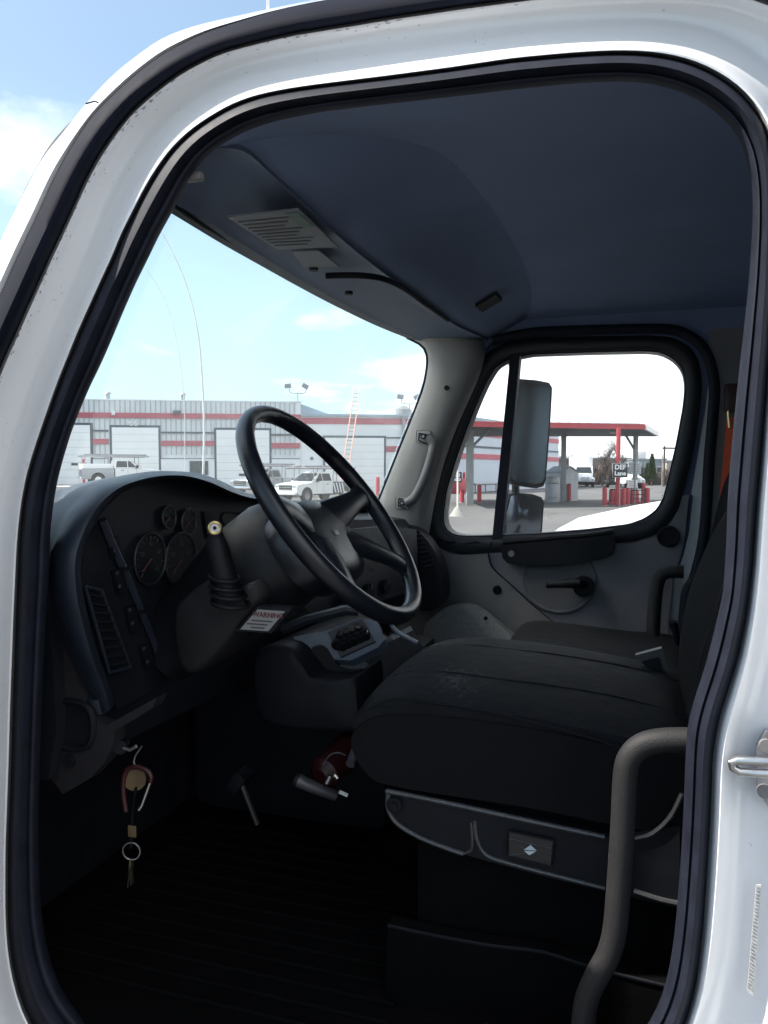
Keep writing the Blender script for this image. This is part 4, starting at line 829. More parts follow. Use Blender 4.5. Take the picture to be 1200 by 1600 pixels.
# second lobe shadow step, storage lip, small fittings
tube('console_lip', [uZ(x, y, 2.437) for x, y in sm2([(509,431),(540,430),(571,431),(600,436),(630,450),(663,474),(700,500)], 4)], 0.007, DARK, OC, n=8, flat=0.6)
for px, py in ((490, 420), (545, 458)): disc('button', oc_pt(px, py, 0.004), (0, 0, 1), 0.010, 0.008, DARK, OC, 14)
bm = bmesh.new(); c_ = uZ(303, 277, 2.43); bm_box(bm, c_, (0.014, 0.03, 0.012), bev=0.004); finish('visor_clip', bm, GREYTRIM, OC)
tube('header_fold', [onws(x, y, 0.03) + Vector((0, 0, -0.004)) for x, y in resample(sm2([(230,285),(300,338),(400,396),(502,452),(600,501),(660,528)], 4), 24)], 0.004, DARK, OC, n=6)
# dome lamp, slot and speaker on the headliner
def lamp_box(name, quad, z, m, th=0.02): return prism(name, [uZ(x, y, z) for x, y in quad], (0, 0, th), m, TR, bev=0.004)
def slope_patch(name, x0, x1, t0, t1, m, drop=0.004):
    ks = [k for k in range(NF) if x0 <= re_[k][0] <= x1]; T = [t0 + (t1 - t0) * i / 6 for i in range(7)]
    f = lambda p, t_, d_: p + Vector((0, -0.02 - 0.30 * t_, 0.012 + (2.575 - p.z - 0.012) * math.sin(t_ * math.pi / 2) ** 1.1 - d_))
    a = [[f(rr_[k], t_, drop) for k in ks] for t_ in T]
    rim_ = [[f(rr_[k], t_, -0.01) for k in ks] for t_ in (t0, t1)]
    bm = bmesh.new(); bm_loft(bm, [rim_[0]] + a + [rim_[1]], closed=False)
    return finish(name, bm, m, TR, angle=50)
slope_patch('dome_lamp', 688, 722, 0.22, 0.42, DARK, 0.012)

# ---- driver side A pillar inner trim: fills the gap between seal and glass edge (its inner face)
# ---- passenger A pillar trim
EDGE = sm2([(636,527),(656,537),(665,547),(668,560),(667,578),(660,610),(641,660),(620,712),(600,762),(585,800),(570,850)], 3)
INNR = sm2([(725,505),(745,520),(757,540),(757,560),(748,590),(735,620),(715,665),(700,705),(688,745),(678,790),(668,850)], 3)
n_ = 34; e_ = resample(EDGE, n_); i_ = resample(INNR, n_)
rings = []
for k, X in ((0.0, 2.66), (0.03, 2.635), (0.10, 2.618), (0.3, 2.610), (0.55, 2.612), (0.75, 2.622), (0.9, 2.645), (1.0, 2.69)): rings.append([uX(x, y, X) for x, y in lerp2(e_, i_, k)])
rings.insert(0, [C0 + (p - C0) * 1.04 for p in rings[0]])
AP = loft('pillar_trim', rings, PILLAR, TR, closed=False, angle=60)
tube('glass_edge', [uX(x, y, 2.655) for x, y in e_], 0.006, RUBBER, AP, n=6)
gh = sm2([(668,684),(676,690),(677,700),(668,735),(655,765),(645,780),(634,786)], 4)
GH = tube('pillar_handle', [uX(x, y, 2.575) for x, y in gh], 0.017, GREYTRIM, AP, n=12)
for x, y in ((662, 682), (629, 786)):
    c = uX(x, y, 2.607); box('handle_plate', c + Vector((0.004, 0, 0)), (0.012, 0.055, 0.045), PILLAR, GH, bev=0.01); disc('screw', c - Vector((0.004, 0, 0)), (1, 0, 0), 0.010, 0.006, DARK, GH, 14); disc('screw_head', c - Vector((0.008, 0, 0)), (1, 0, 0), 0.005, 0.004, DULLMET, GH, 10)
for pts_ in ([(655,677),(674,681),(676,690)], [(655,677),(654,688),(668,694)], [(623,779),(640,781)], [(623,779),(622,790),(634,795)]):
    tube('trim_gap', [uX(x, y, 2.604) for x, y in pts_], 0.0022, DARK, AP, n=5)
disc('trim_plug', uX(698, 606, 2.607), (1, 0, 0), 0.009, 0.006, DARK, AP, 14)

# ---- passenger door: window frame, glass, divider, trim panel
XP = 2.72
WIN = [(768,838),(735,839),(715,838.5),(700,833),(693,823),(691,809),(697,765),(706,735),(715,706),(726,676),(737,647),(748,620),(759,596),(774,571),(797,558.5),(830,552),(917,549),(1008,547),(1034,549),(1056,561),(1069,578),(1072.5,602),(1069,636),(1058,695),(1045,750),(1038,779),(1027,798),(1008,812),(983,821),(917,829),(843,835)]
FRM = [(768,862),(735,866),(705,862),(680,850),(667,835),(663,812),(668,770),(678,735),(688,705),(700,672),(712,640),(724,612),(738,585),(758,553),(790,536),(830,529),(917,526),(1015,524),(1050,527),(1078,541),(1092,563),(1097,600),(1093,640),(1084,700),(1071,755),(1062,790),(1047,815),(1025,835),(990,846),(917,853),(843,859)]
cxw, cyw = 890, 700
wi = polar(WIN, 160, cxw, cyw, 1); fo = polar(FRM, 160, cxw, cyw, 1)
PD = loft('passenger_door', [[p + Vector((0.09, 0, 0)) for p in ring_at(wi, fo, -0.02, XP)], ring_at(wi, fo, -0.02, XP + 0.01), ring_at(wi, fo, 0.06, XP - 0.004), ring_at(wi, fo, 0.35, XP - 0.012), ring_at(wi, fo, 0.75, XP - 0.010), ring_at(wi, fo, 1.0, XP - 0.002), ring_at(wi, fo, 1.02, XP + 0.03)], mat('window_frame_trim', (0.014, 0.016, 0.021), 0.5, noise=0.1, nscale=15, bump=0.2, bscale=700), TR, angle=50)
loft('door_surround', [ring_at(wi, fo, k, XP + 0.056) for k in (0.7, 1.5, 3.2)], LINER, TR, angle=60)
gl = [uX(x, y, XP + 0.045) for x, y in polar(WIN, 160, cxw, cyw, 1)]
gc = sum(gl, Vector()) / len(gl); gl = [gc + (p - gc) * 1.02 for p in gl]
prism('window', gl, (0.005, 0, 0), WINGLASS, PD)
tube('window_rubber', [uX(x, y, XP + 0.008) for x, y in wi] + [uX(*wi[0], XP + 0.008)], 0.005, RUBBER, PD, n=6)
prism('vent_divider', [uX(x, y, XP - 0.008) for x, y in ((797.5,553),(813,550),(784,846),(768.5,846))], (0.05, 0, 0), RUBBER, PD, bev=0.004)
# lower door trim
DP = [(662,830),(668,842),(680,853),(705,865),(735,868),(768,864),(843,862),(917,856),(990,849),(1025,838),(1047,818),(1062,793),(1066,775),(1077,773),(1074,800),(1070,840),(1060,880),(1052,900),(1046,960),(1042,1010),(1040,1060),(780,1060),(760,960),(715,942),(690,935),(660,925),(650,870)]
bm = bmesh.new(); bm_prism(bm, [uX(x, y, XP - 0.006) for x, y in DP], (0.06, 0, 0)); finish('door_panel', bm, DOORTRIM, PD, angle=30)
# raised front section and split line, pull strip, bowl, latch, speaker, plug
fs_ = [(664,846),(700,868),(764,866),(764,872),(770,888),(800,915),(862,972),(815,1000),(808,1003),(780,965),(745,945),(716,940),(690,940),(668,930)]
prism('front_trim', [uX(x, y, XP - 0.016) for x, y in fs_], (0.02, 0, 0), GREYTRIM, PD, bev=0.005)
tube('trim_gap', [uX(x, y, XP - 0.0175) for x, y in sm2([(768,846),(763,860),(764,872),(770,888),(800,915),(830,943),(868,975)], 4)], 0.0025, DARK, PD, n=5)
st = [(782,852),(850,846),(917,841),(961,836),(961,850),(957,865),(940,872),(917,877),(868,884),(815,884),(793,880),(785,872)]
ps = prism('pull_strip', [uX(x, y, XP - 0.045) for x, y in st], (0.04, 0, 0), DARK, PD, bev=0.008, seg=3)
disc('screw', uX(799, 865, XP - 0.047), (1, 0, 0), 0.011, 0.006, DOORTRIM, ps, 14)
tube('sill_ledge', [uX(x, y, XP - 0.03) for x, y in ((786,847),(850,842),(917,837),(958,831))], 0.011, DARK, PD, n=8)
bm = bmesh.new(); bc = uX(873, 906, XP - 0.012); ry = 0.128
rgs = []
for k, dx in ((1.0, 0.0), (0.97, -0.0025), (0.92, -0.001), (0.7, 0.008), (0.4, 0.012), (0.08, 0.013)): rgs.append([bc + Vector((dx, math.cos(a) * ry * k, math.sin(a) * ry * 0.93 * k)) for a in [2 * math.pi * j / 36 for j in range(36)]])
bm_loft(bm, rgs, cap=True); bw = finish('handle_bowl', bm, mat('bowl_trim', (0.115, 0.113, 0.118), 0.6, noise=0.08, nscale=10, bump=0.3, bscale=800), PD, angle=50)
lt = bmesh.new(); a = uX(854, 914, XP - 0.05); b = uX(905, 911, XP - 0.05); bm_tube(lt, [a, a.lerp(b, .5), b, uX(916, 912, XP - 0.03)], [0.010, 0.013, 0.017, 0.015], 12, flat=0.9)
bm_disc(lt, uX(912, 916, XP - 0.025), (1, 0, 0), 0.036, 0.03, 22); finish('door_latch', lt, DARK, PD)
sp_ = disc('door_speaker', uX(1044, 838, XP - 0.014), (1, 0, 0), 0.036, 0.014, DARK, PD, 26); bm = bmesh.new(); bm_ring(bm, uX(1044, 838, XP - 0.022), (1, 0, 0), 0.03, 0.005, 28, 8); finish('speaker_ring', bm, RUBBER, sp_)
disc('trim_plug', uX(777, 922, XP - 0.018), (1, 0, 0), 0.016, 0.006, DARK, PD, 18)
for pts_ in (((683,842),(700,848),(712,846)), ((725,850),(745,846),(752,849))): tube('trim_mark', [uX(x, y, XP - 0.014) for x, y in pts_], 0.004, RUBBER, PD, n=6)
# white door edge and jamb beyond the door, seal, rear pillar trim
je = [(1109,596),(1111,612),(1109,640),(1104,690),(1100,770),(1096,830),(1086,880),(1076,905),(1062,907),(1058,1000),(1050,1010),(1052,905),(1068,868),(1077,830),(1083,775),(1080,772),(1090,715),(1100,655),(1106,612)]
prism('jamb_edge', [uX(x, y, XP + 0.02) for x, y in je], (0.03, 0, 0), WHITE, TR)
ps2 = sm2([(770,532),(830,520),(917,516),(1020,514),(1060,518),(1090,534),(1107,560),(1116,600),(1114,650),(1108,720),(1104,790),(1098,850),(1084,905),(1072,930),(1066,1010)], 4)
tube('passenger_seal', [uX(x, y, XP - 0.03) for x, y in ps2], 0.017, RUBBER, TR, n=10)
bp = [(1105,560),(1108,515),(1240,505),(1240,1100),(1066,1100),(1070,960),(1088,905),(1102,850),(1110,760),(1118,660)]
prism('rear_pillar_trim', [uX(x, y, XP - 0.028) for x, y in bp], (0.05, 0, 0), GREYTRIM, TR)
prism('header_trim', [uX(x, y, XP - 0.02) for x, y in ((640,470),(1240,440),(1240,560),(1110,548),(1060,515),(917,511),(830,515),(775,527),(745,560),(725,600),(700,560))], (0.05, 0, 0), LINER, TR)
# orange belt with its anchor
bt = prism('orange_belt', [uX(x, y, XP - 0.075) for x, y in ((1136,652),(1162,652),(1162,770),(1123,788),(1130,720))], (0.004, 0, 0), ORANGE, TR, label='bright orange belt webbing')
bm = bmesh.new(); bm_box(bm, uX(1150, 622, XP - 0.07), (0.03, 0.07, 0.09), bev=0.01); finish('belt_anchor', bm, DKRED, bt)
tube('belt_clip', [uX(x, y, XP - 0.08) for x, y in ((1137,632),(1138,650),(1140,668))], 0.004, BRASS, bt, n=6)
# kick panel in the passenger footwell
kp = sm2([(662,1050),(662,985),(675,965),(700,948),(722,945),(745,950),(775,972),(812,1003)], 3) + [(812, 1060)]
prism('kick_panel', [uX(x, y, 2.66) for x, y in kp], (0.05, 0, 0), CARPET, TR)
disc('trim_plug', uX(759, 966, 2.657), (1, 0, 0), 0.007, 0.006, DARK, TR, 12)
# passenger side grab bar
tube('grab_bar', [uX(x, y, 2.52) for x, y in sm2([(1068,894),(1045,894),(1031,902),(1025,925),(1022,960),(1020,1010)], 4)], 0.020, HANDLE, TR, n=12)

# ---- mirrors outside the passenger door
MX = 3.02
mroot = bmesh.new()
up_m = [(806,596),(812,592),(838,594),(858,598),(863,606),(860,660),(853,750),(849,760),(838,763),(805,758),(797,753),(795,745),(800,670)]
def mirror_head(name, px, gpx, conv):
    fr = [uX(x, y, MX) for x, y in px]; c = sum(fr, Vector()) / len(fr)
    rr = [[c + (p - c) * 0.93 + Vector((0.000, 0, 0)) for p in fr], fr, [p + Vector((0.03, 0.02, 0)) for p in fr], [c + (p - c) * 0.8 + Vector((0.09, 0.05, 0)) for p in fr], [c + (p - c) * 0.3 + Vector((0.11, 0.06, 0)) for p in fr]]
    h = loft(name, rr, DARK, PD, cap=True, angle=50)
    g = [c + (p - c) * 0.92 for p in fr]; n = len(g)
    bm = bmesh.new()
    tilt = (lambda p: Vector((-0.004 - (p - c).y * 0.12, 0, 0)))
    ring_o = [p + Vector((-0.003, 0, 0)) for p in g]; rings = []
    for k in (1.0, 0.75, 0.5, 0.25, 0.02): rings.append([c + (p - c) * k + Vector((-0.003 - conv * (1 - k * k), 0, 0)) for p in g])
    bm_loft(bm, rings); bm.faces.new(bm.verts[-n:] if False else [v for v in bm.verts][-n:])
    return h, finish('mirror_glass', bm, MIRROR, h, angle=80)
bm = None
h1, g1 = mirror_head('mirror', [(x, y) for x, y in up_m], None, 0.0)
lo_m = [(797,772),(806,770),(832,772),(846,777),(850,786),(847,830),(843,839),(795,841),(789,836),(790,800)]
h2, g2 = mirror_head('convex_mirror', lo_m, None, 0.03)
tube('mirror_arm', [uX(792, 560, 2.85), uX(800, 566, 3.08), uX(805, 590, 3.12), uX(806, 850, 3.12), uX(790, 872, 2.85)], 0.016, DARK, PD, n=8)

# ---- dashboard
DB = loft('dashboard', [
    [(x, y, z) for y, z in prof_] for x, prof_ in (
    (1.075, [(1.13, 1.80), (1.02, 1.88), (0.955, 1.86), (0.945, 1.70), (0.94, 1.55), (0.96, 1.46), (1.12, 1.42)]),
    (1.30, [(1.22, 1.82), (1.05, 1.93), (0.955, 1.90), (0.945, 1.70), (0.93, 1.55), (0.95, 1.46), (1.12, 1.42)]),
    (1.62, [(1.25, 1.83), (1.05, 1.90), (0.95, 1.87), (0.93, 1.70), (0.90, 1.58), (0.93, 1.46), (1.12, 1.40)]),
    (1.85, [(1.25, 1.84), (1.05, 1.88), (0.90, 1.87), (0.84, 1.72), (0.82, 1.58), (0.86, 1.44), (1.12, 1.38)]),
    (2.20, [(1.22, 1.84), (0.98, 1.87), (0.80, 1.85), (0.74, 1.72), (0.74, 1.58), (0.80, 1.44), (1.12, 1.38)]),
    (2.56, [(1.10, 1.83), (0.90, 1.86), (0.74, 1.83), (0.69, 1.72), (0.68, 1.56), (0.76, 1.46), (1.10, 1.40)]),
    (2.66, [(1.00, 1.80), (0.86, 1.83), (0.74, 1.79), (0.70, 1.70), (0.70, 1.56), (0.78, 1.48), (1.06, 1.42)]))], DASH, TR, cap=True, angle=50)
E_IN = sm2([(175,1107),(167,1073),(150,1030),(132,963),(124,917),(123,877),(133,840),(153,800),(177,773),(203,757),(243,746),(287,744),(327,754),(360,769),(393,779),(430,783)], 3)
E_OUT = sm2([(143,1122),(127,1077),(103,1020),(87,970),(77,930),(75,890),(80,850),(97,807),(120,780),(147,758),(193,744),(233,736.5),(273,736),(313,740),(347,752),(373,765),(397,773),(432,778)], 3)
nE = 60; ei = resample(E_IN, nE); eo = resample(E_OUT, nE)
YF = 0.855
inn = [(x + (230 - x) * 0.03 + 3, y + (900 - y) * 0.03) for x, y in ei]
H = []
H.append([uY(x, y, 0.925) for x, y in inn]); H.append([uY(x, y, YF + 0.012) for x, y in lerp2(ei, inn, 0.5)]); H.append([uY(x, y, YF) for x, y in ei])
for k, Y in ((0.12, YF - 0.004), (0.35, YF + 0.006), (0.62, YF + 0.028), (0.85, YF + 0.055), (1.0, YF + 0.085)): H.append([uY(x, y, Y) for x, y in lerp2(ei, eo, k)])
H.append([p + Vector((0.012, 0.10, -0.012)) for p in H[-1]]); H.append([p + Vector((0.03, 0.12, -0.05)) for p in H[-1]])
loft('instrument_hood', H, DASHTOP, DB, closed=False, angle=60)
# lower rolled end of the hood
tube('hood_end', [uY(x, y, YF + 0.03) for x, y in ((152,1085),(158,1108),(160,1116))], [0.020, 0.018, 0.008], DASHTOP, DB, n=14)
# instrument panel face
face = resample(inn, 40) + [(430, 900), (400, 960), (320, 1010), (255, 1070), (185, 1108)]
IP = prism('instrument_panel', [uY(x, y, 0.918) for x, y in face], (0, 0.03, 0), DASH, DB)
FY = 0.916
def fp(px, py, o=0.0): return uY(px, py, FY - o)
# ridge beside the switches, vent with slats, rocker switches
tube('panel_ridge', [fp(x, y, 0.006) for x, y in sm2([(160,812),(175,850),(200,905),(225,965),(245,1015),(252,1042)], 4)], 0.008, DASHTOP, IP, n=8)
for y in (0.33, 0.62): 
    p = fp(160 + 92 * y + 8, 812 + 230 * y, 0.012); box('ridge_notch', p, (0.03, 0.014, 0.006), DARK, IP)
vq = [(133,916),(159,923),(204,1043),(171,1051)]
vt = prism('air_vent', [fp(x, y, 0.004) for x, y in vq], (0, -0.006, 0), DARK, IP, bev=0.003)
vq3 = [fp(x, y, 0.012) for x, y in vq]
bm = bmesh.new()
for a, b in zip(vq3, vq3[1:] + vq3[:1]): bm_tube(bm, [a, b], 0.0035, 8)
finish('vent_rim', bm, DASHTOP, vt)
for k in range(9):
    t_ = (k + 0.8) / 9.6; a = vq3[0].lerp(vq3[3], t_); b = vq3[1].lerp(vq3[2], t_); tube('slat', [a, b], 0.0034, DASH, vt, n=6)
for k in range(2):
    a = vq3[0].lerp(vq3[1], 0.35 + .3 * k); b = vq3[3].lerp(vq3[2], 0.35 + .3 * k); tube('vane', [a + Vector((0, 0.004, 0)), b + Vector((0, 0.004, 0))], 0.0025, DARK, vt, n=6)
for (x0, y0, x1, y1) in ((168, 838, 180, 872), (174, 888, 190, 928), (194, 946, 210, 986), (216, 1006, 234, 1046)):
    q = [(x0, y0 + 4), (x0 + 12, y0), (x1 + 4, y1 - 6), (x1 - 8, y1)]
    s_ = prism('rocker_switch', [fp(x, y, 0.002) for x, y in q], (0, -0.008, 0), DARK, IP, bev=0.002)
    c = fp(x0 + 9, y0 + 7, 0.0112); box('switch_symbol', c, (0.007, 0.001, 0.006), DIAL, s_); c = fp((x0 + x1) / 2 + 5, y1 - 12, 0.0112); box('switch_symbol', c, (0.008, 0.001, 0.006), DIAL, s_)
# gauges
def gauge(px, py, r, lab=None):
    c = fp(px, py, 0.003); g = disc('gauge', c, (0, 1, 0), r, 0.006, DARK, IP, 32)
    bm = bmesh.new(); bm_ring(bm, c - Vector((0, 0.004, 0)), (0, 1, 0), r, 0.0022, 36, 6); finish('gauge_bezel', bm, mat('bezel', (0.022, 0.025, 0.032), 0.45, 0.4, noise=0.1), g)
    bm = bmesh.new()
    for k in range(17):
        a = R(225 - 270 * k / 16); big = k % 2 == 0; d_ = Vector((math.cos(a), 0, math.sin(a)))
        p = c - Vector((0, 0.0042, 0)) + d_ * r * 0.88; bm_tube(bm, [p, p - d_ * r * (0.16 if big else 0.08)], 0.0008, 4)
    finish('dial_marks', bm, DIAL, g)
    for k in range(0, 9, 2):
        a = R(225 - 270 * k / 8); text_mesh('dial_number', str(k * 10), r * 0.24, c - Vector((0, 0.0045, 0)) + Vector((math.cos(a), 0, math.sin(a))) * r * 0.58, (1, 0, 0), (0, 0, 1), DIAL, g, ext=0.0002)
    a = R(215); tube('needle', [c - Vector((0, 0.006, 0)), c - Vector((0, 0.006, 0)) + Vector((math.cos(a), 0, math.sin(a))) * r * 0.75], 0.0012, RED_INK, g, n=5)
    return g
gauge(233, 873, 0.052); gauge(281, 874, 0.058); gauge(293, 815, 0.028); gauge(262, 808, 0.024)
for px, py in ((322, 866), (318, 876)):
    box('warning_lamp', fp(px, py, 0.004), (0.012, 0.004, 0.006), mat('warning_red', (0.4, 0.02, 0.01), 0.4, emit=(1, 0.06, 0.03, 0.25)), IP)
prism('info_display', [fp(x, y, 0.003) for x, y in ((318,800),(345,800),(345,840),(325,840))], (0, 0.002, 0), DARK, IP)
tube('panel_recess', [fp(x, y, 0.004) for x, y in sm2([(345,810),(352,801),(375,801),(388,810),(380,822),(355,824),(345,810)], 4)], 0.003, DARK, IP, n=6)
# dash top details beyond the wheel, right end vent
tube('defrost_ledge', [(1.75, 1.02, 1.893), (2.0, 0.99, 1.893), (2.3, 0.94, 1.885), (2.55, 0.88, 1.87)], 0.018, DASHTOP, DB, n=8)
tube('speaker_pod', [uY(440, 790, 0.98), uY(452, 800, 0.96)], [0.03, 0.024], DARK, DB, n=16)
bm = bmesh.new()
ec = sm2([(592,856),(600,838),(620,822),(645,825),(668,845),(685,875),(694,910),(692,940),(670,955),(640,950),(600,940)], 3)
ecp = [uX(x, y, 2.56) for x, y in ec]
EV = prism('dash_end_cap', ecp, (0.085, 0.0, 0.0), DASH, DB, bev=0.012, seg=3)
vv = [uX(x, y, 2.557) for x, y in ((640,830),(655,830),(679,886),(664,890))]
ev = prism('end_vent', vv, (0.004, 0, 0), DARK, EV)
for k in range(8):
    t_ = (k + .6) / 8.2; tube('slat', [vv[0].lerp(vv[3], t_) - Vector((.002, 0, 0)), vv[1].lerp(vv[2], t_) - Vector((.002, 0, 0))], 0.0028, DASHTOP, ev, n=6)
# centre stack face seen through the wheel
prism('centre_panel', [(1.86, 0.855, 1.83), (2.3, 0.745, 1.825), (2.52, 0.70, 1.80), (2.50, 0.685, 1.60), (2.2, 0.735, 1.60), (1.88, 0.83, 1.60)], (0, -0.012, 0), DASHTOP, DB, bev=0.004)
CPc = Vector((2.05, 0.79, 1.66))
for k in range(3):
    disc('control_knob', CPc + Vector((k * 0.10, -0.03 - k * 0.02, -0.02)), (0.2, 1, -0.1), 0.022, 0.03, DARK, DB, 18); box('knob_mark', CPc + Vector((k * 0.10, -0.047 - k * 0.02, -0.005)), (0.004, 0.003, 0.012), PAPER, DB)
# lower knee panel and grey kick trim on the driver side
kt = sm2([(71,900),(86,968),(105,1018),(127,1075),(142,1112),(152,1129),(168,1133)], 2) + [(205,1112),(245,1090),(238,1106),(208,1125),(180,1141),(176,1165),(165,1190),(140,1217),(98,1241),(63,1196),(60,1080)]
KT = prism('knee_trim', [uX(x, y, 1.10) for x, y in kt], (0.03, 0, 0), mat('knee_plastic', (0.016, 0.0155, 0.019), 0.6, spec=0.3, noise=0.1, nscale=12, bump=0.3, bscale=800), DB, bev=0.004)
rq = sm2([(80,1105),(95,1096),(125,1098),(142,1112),(146,1140),(138,1165),(110,1170),(88,1160),(78,1140),(80,1105)], 3)
tube('recess_rim', [uX(x, y, 1.098) for x, y in rq], 0.006, DARK, KT, n=8); prism('recess', [uX(x, y, 1.0985) for x, y in rq[:-1]], (0.004, 0, 0), DARK, KT)
disc('trim_plug', uX(109, 1189, 1.097), (1, 0, 0), 0.011, 0.01, DARK, KT, 18)
tube('panel_break', [uX(x, y, 1.097) for x, y in ((70, 965), (87, 961))], 0.002, DARK, KT, n=5)

# ---- steering wheel
WC = Vector((1.405, 0.550, 1.919)); WR = 0.242
wn = Vector((0, -math.cos(R(37)), math.sin(R(37)))); wx = Vector((1, 0, 0)); wy = wn.cross(wx)
SW = bmesh.new(); rings = []
nn = 96; kk = 14
for i in range(nn):
    a = 2 * math.pi * i / nn; d_ = wx * math.cos(a) + wy * math.sin(a)
    grip = 1.0
    rr = 0.0165
    ring_ = []
    for j in range(kk):
        b_ = 2 * math.pi * j / kk; bumpf = 0.0022 * max(0, -math.cos(b_)) * (0.5 + 0.5 * math.cos(a * 30)) if math.sin(a) > 0.1 or abs(math.cos(a)) > .8 else 0
        ring_.append(WC + d_ * (WR + (rr + 0.0) * math.cos(b_) + bumpf) + wn * math.sin(b_) * rr * 1.12)
    rings.append(ring_)
rings.append(rings[0]); bm_loft(SW, rings); bmesh.ops.remove_doubles(SW, verts=SW.verts, dist=1e-6)
ST = finish('steering_wheel', SW, WHEELM, TR, angle=60)
def wp(u, v, h=0.0): return WC + wx * u + wy * v + wn * h
# hub dish and two pairs of spokes
hub = [wp(0, 0)]; rgs = []
for k, h, sx in ((1.0, -0.075, 1.05), (1.03, -0.05, 1.05), (1.0, -0.028, 1.02), (0.9, -0.012, 1), (0.6, -0.004, 1), (0.25, -0.002, 1), (0.03, -0.001, 1)): rgs.append([wp(math.copysign(abs(math.cos(a)) ** 0.75, math.cos(a)) * 0.130 * k * sx, -0.034 + math.copysign(abs(math.sin(a)) ** 0.75, math.sin(a)) * 0.096 * k, h - 0.022) for a in [2 * math.pi * j / 40 for j in range(40)]])
HB = loft('hub', rgs, WHEELM, ST, cap=True, angle=60)
def spoke(a, w0, w1):
    d_ = Vector((math.cos(a), math.sin(a))); n2 = Vector((-d_.y, d_.x)); R_ = []
    for t_, w_, h in ((0.06, w0 * 1.2, -0.035), (0.10, w0, -0.024), (0.15, w0 * .8, -0.012), (0.19, w1, -0.004), (0.222, w1 * 1.25, 0.0), (0.236, w1 * 1.5, 0.0)):
        R_.append([wp(d_.x * t_ + n2.x * w_ * c_, d_.y * t_ + n2.y * w_ * c_, h + e_) for c_, e_ in ((-1, -0.006), (-0.8, 0.004), (0, 0.009), (0.8, 0.004), (1, -0.006), (0.7, -0.012), (-0.7, -0.012))])
    loft('spoke', R_, WHEELM, ST, cap=True, angle=60)
for a in (8, 172, -42, 222): spoke(R(a), 0.036, 0.024)
box('horn_emblem', wp(0.0, -0.034, -0.022), (0.02, 0.002, 0.012), DULLMET, ST, rot=Matrix.Rotation(R(-37), 3, 'X'), bev=0.0005)
# column with shroud, cowl
caxis = -wn
def ringc(c, ax, rx, ry, n=28, p=0.8):
    q_ = ax.to_track_quat('Z', 'X').to_matrix(); out = []
    for j in range(n):
        a = 2 * math.pi * j / n; out.append(c + wx * math.copysign(abs(math.cos(a)) ** p, math.cos(a)) * rx + wx.cross(ax).normalized() * math.copysign(abs(math.sin(a)) ** p, math.sin(a)) * ry)
    return out
SC = loft('steering_column', [ringc(WC + caxis * t_, caxis, rx, ry) for t_, rx, ry in ((0.07, 0.07, 0.07), (0.085, 0.10, 0.095), (0.13, 0.118, 0.11), (0.22, 0.12, 0.112), (0.29, 0.105, 0.10), (0.34, 0.085, 0.09), (0.48, 0.08, 0.085))], mat('column_plastic', (0.006, 0.007, 0.010), 0.5, spec=0.35, noise=0.1, nscale=12, bump=0.3, bscale=800), TR, cap=True, angle=60)
low = sm2([(264,990),(268,950),(290,925),(325,905),(360,925),(398,905),(410,928),(398,952),(350,1012),(312,1050),(285,1058),(270,1040)], 3)
lf = [uX(x, y, 1.262) for x, y in low]; lc = sum(lf, Vector()) / len(lf)
loft('column_shroud', [[lc + (p - lc) * .2 for p in lf], [lc + (p - lc) * .82 for p in lf], [lc + (p - lc) * .95 + Vector((.012, 0, 0)) for p in lf], [p + Vector((.04, 0, 0)) for p in lf], [p + Vector((.25, 0.02, 0)) for p in lf]], mat('shroud_plastic', (0.016, 0.0165, 0.018), 0.6, spec=0.3, noise=0.1, nscale=12, bump=0.5, bscale=500), SC, cap=True, angle=60)
# lever with gold ringed knob and rubber boot
LV = tube('lever', [uX(356, 935, 1.235), uX(348, 895, 1.228), uX(339, 850, 1.222), uX(336, 832, 1.222)], [0.027, 0.024, 0.019, 0.013], DARK, SC, n=16)
for k in range(4):
    c = uX(360 - k * 3.0, 942 - k * 13, 1.237 - .003 * k); bm = bmesh.new(); bm_ring(bm, c, (-0.05, -0.16, 1), 0.033 - 0.002 * k, 0.0045, 24, 8); finish('boot_rib', bm, DARK, LV)
kc = uX(335.5, 825, 1.215); kn = (C0 - kc).normalized()
disc('knob', kc, kn, 0.0145, 0.026, DARK, LV, 24); bm = bmesh.new(); bm_ring(bm, kc + kn * 0.0135, kn, 0.0098, 0.0028, 28, 8); finish('knob_ring', bm, BRASS, LV)
disc('knob_badge', kc + kn * 0.014, kn, 0.0075, 0.003, DULLMET, LV, 20)
disc('badge_mark', kc + kn * 0.0162, kn, 0.0035, 0.001, DARK, LV, 10)
# warning label below the column
wl = [uX(x, y, 1.25) for x, y in ((403,952),(446,955),(420,986),(376,983))]
nl = (wl[1] - wl[0]).cross(wl[3] - wl[0]).normalized(); nl = nl if nl.dot(C0 - wl[0]) > 0 else -nl
lbp = prism('label_mount', [p - nl * 0.003 + (p - (wl[0] + wl[2]) / 2) * 0.25 for p in wl], -nl * 0.03, DASH, SC, bev=0.004)
WL = prism('warning_label', wl, nl * 0.002, PAPER2, SC, label='white WARNING label with dark print')
rdir = (wl[1] - wl[0]).normalized(); udir = (nl.cross(rdir)).normalized()
text_mesh('warning_text', 'WARNING', 0.0125, qp(wl, .54, .24) + nl * 0.0026, rdir, udir, RED_INK, WL, ext=0.0003, bold=0.0003)
for k, (u0, u1) in enumerate(((.12, .86), (.06, .8), (.3, .78))):
    v = 0.50 + 0.17 * k; prism('print_line', [qp(wl, a, b) + nl * 0.0024 for a, b in ((u0, v), (u1, v), (u1, v + .055), (u0, v + .055))], nl * 0.0004, INK, WL)

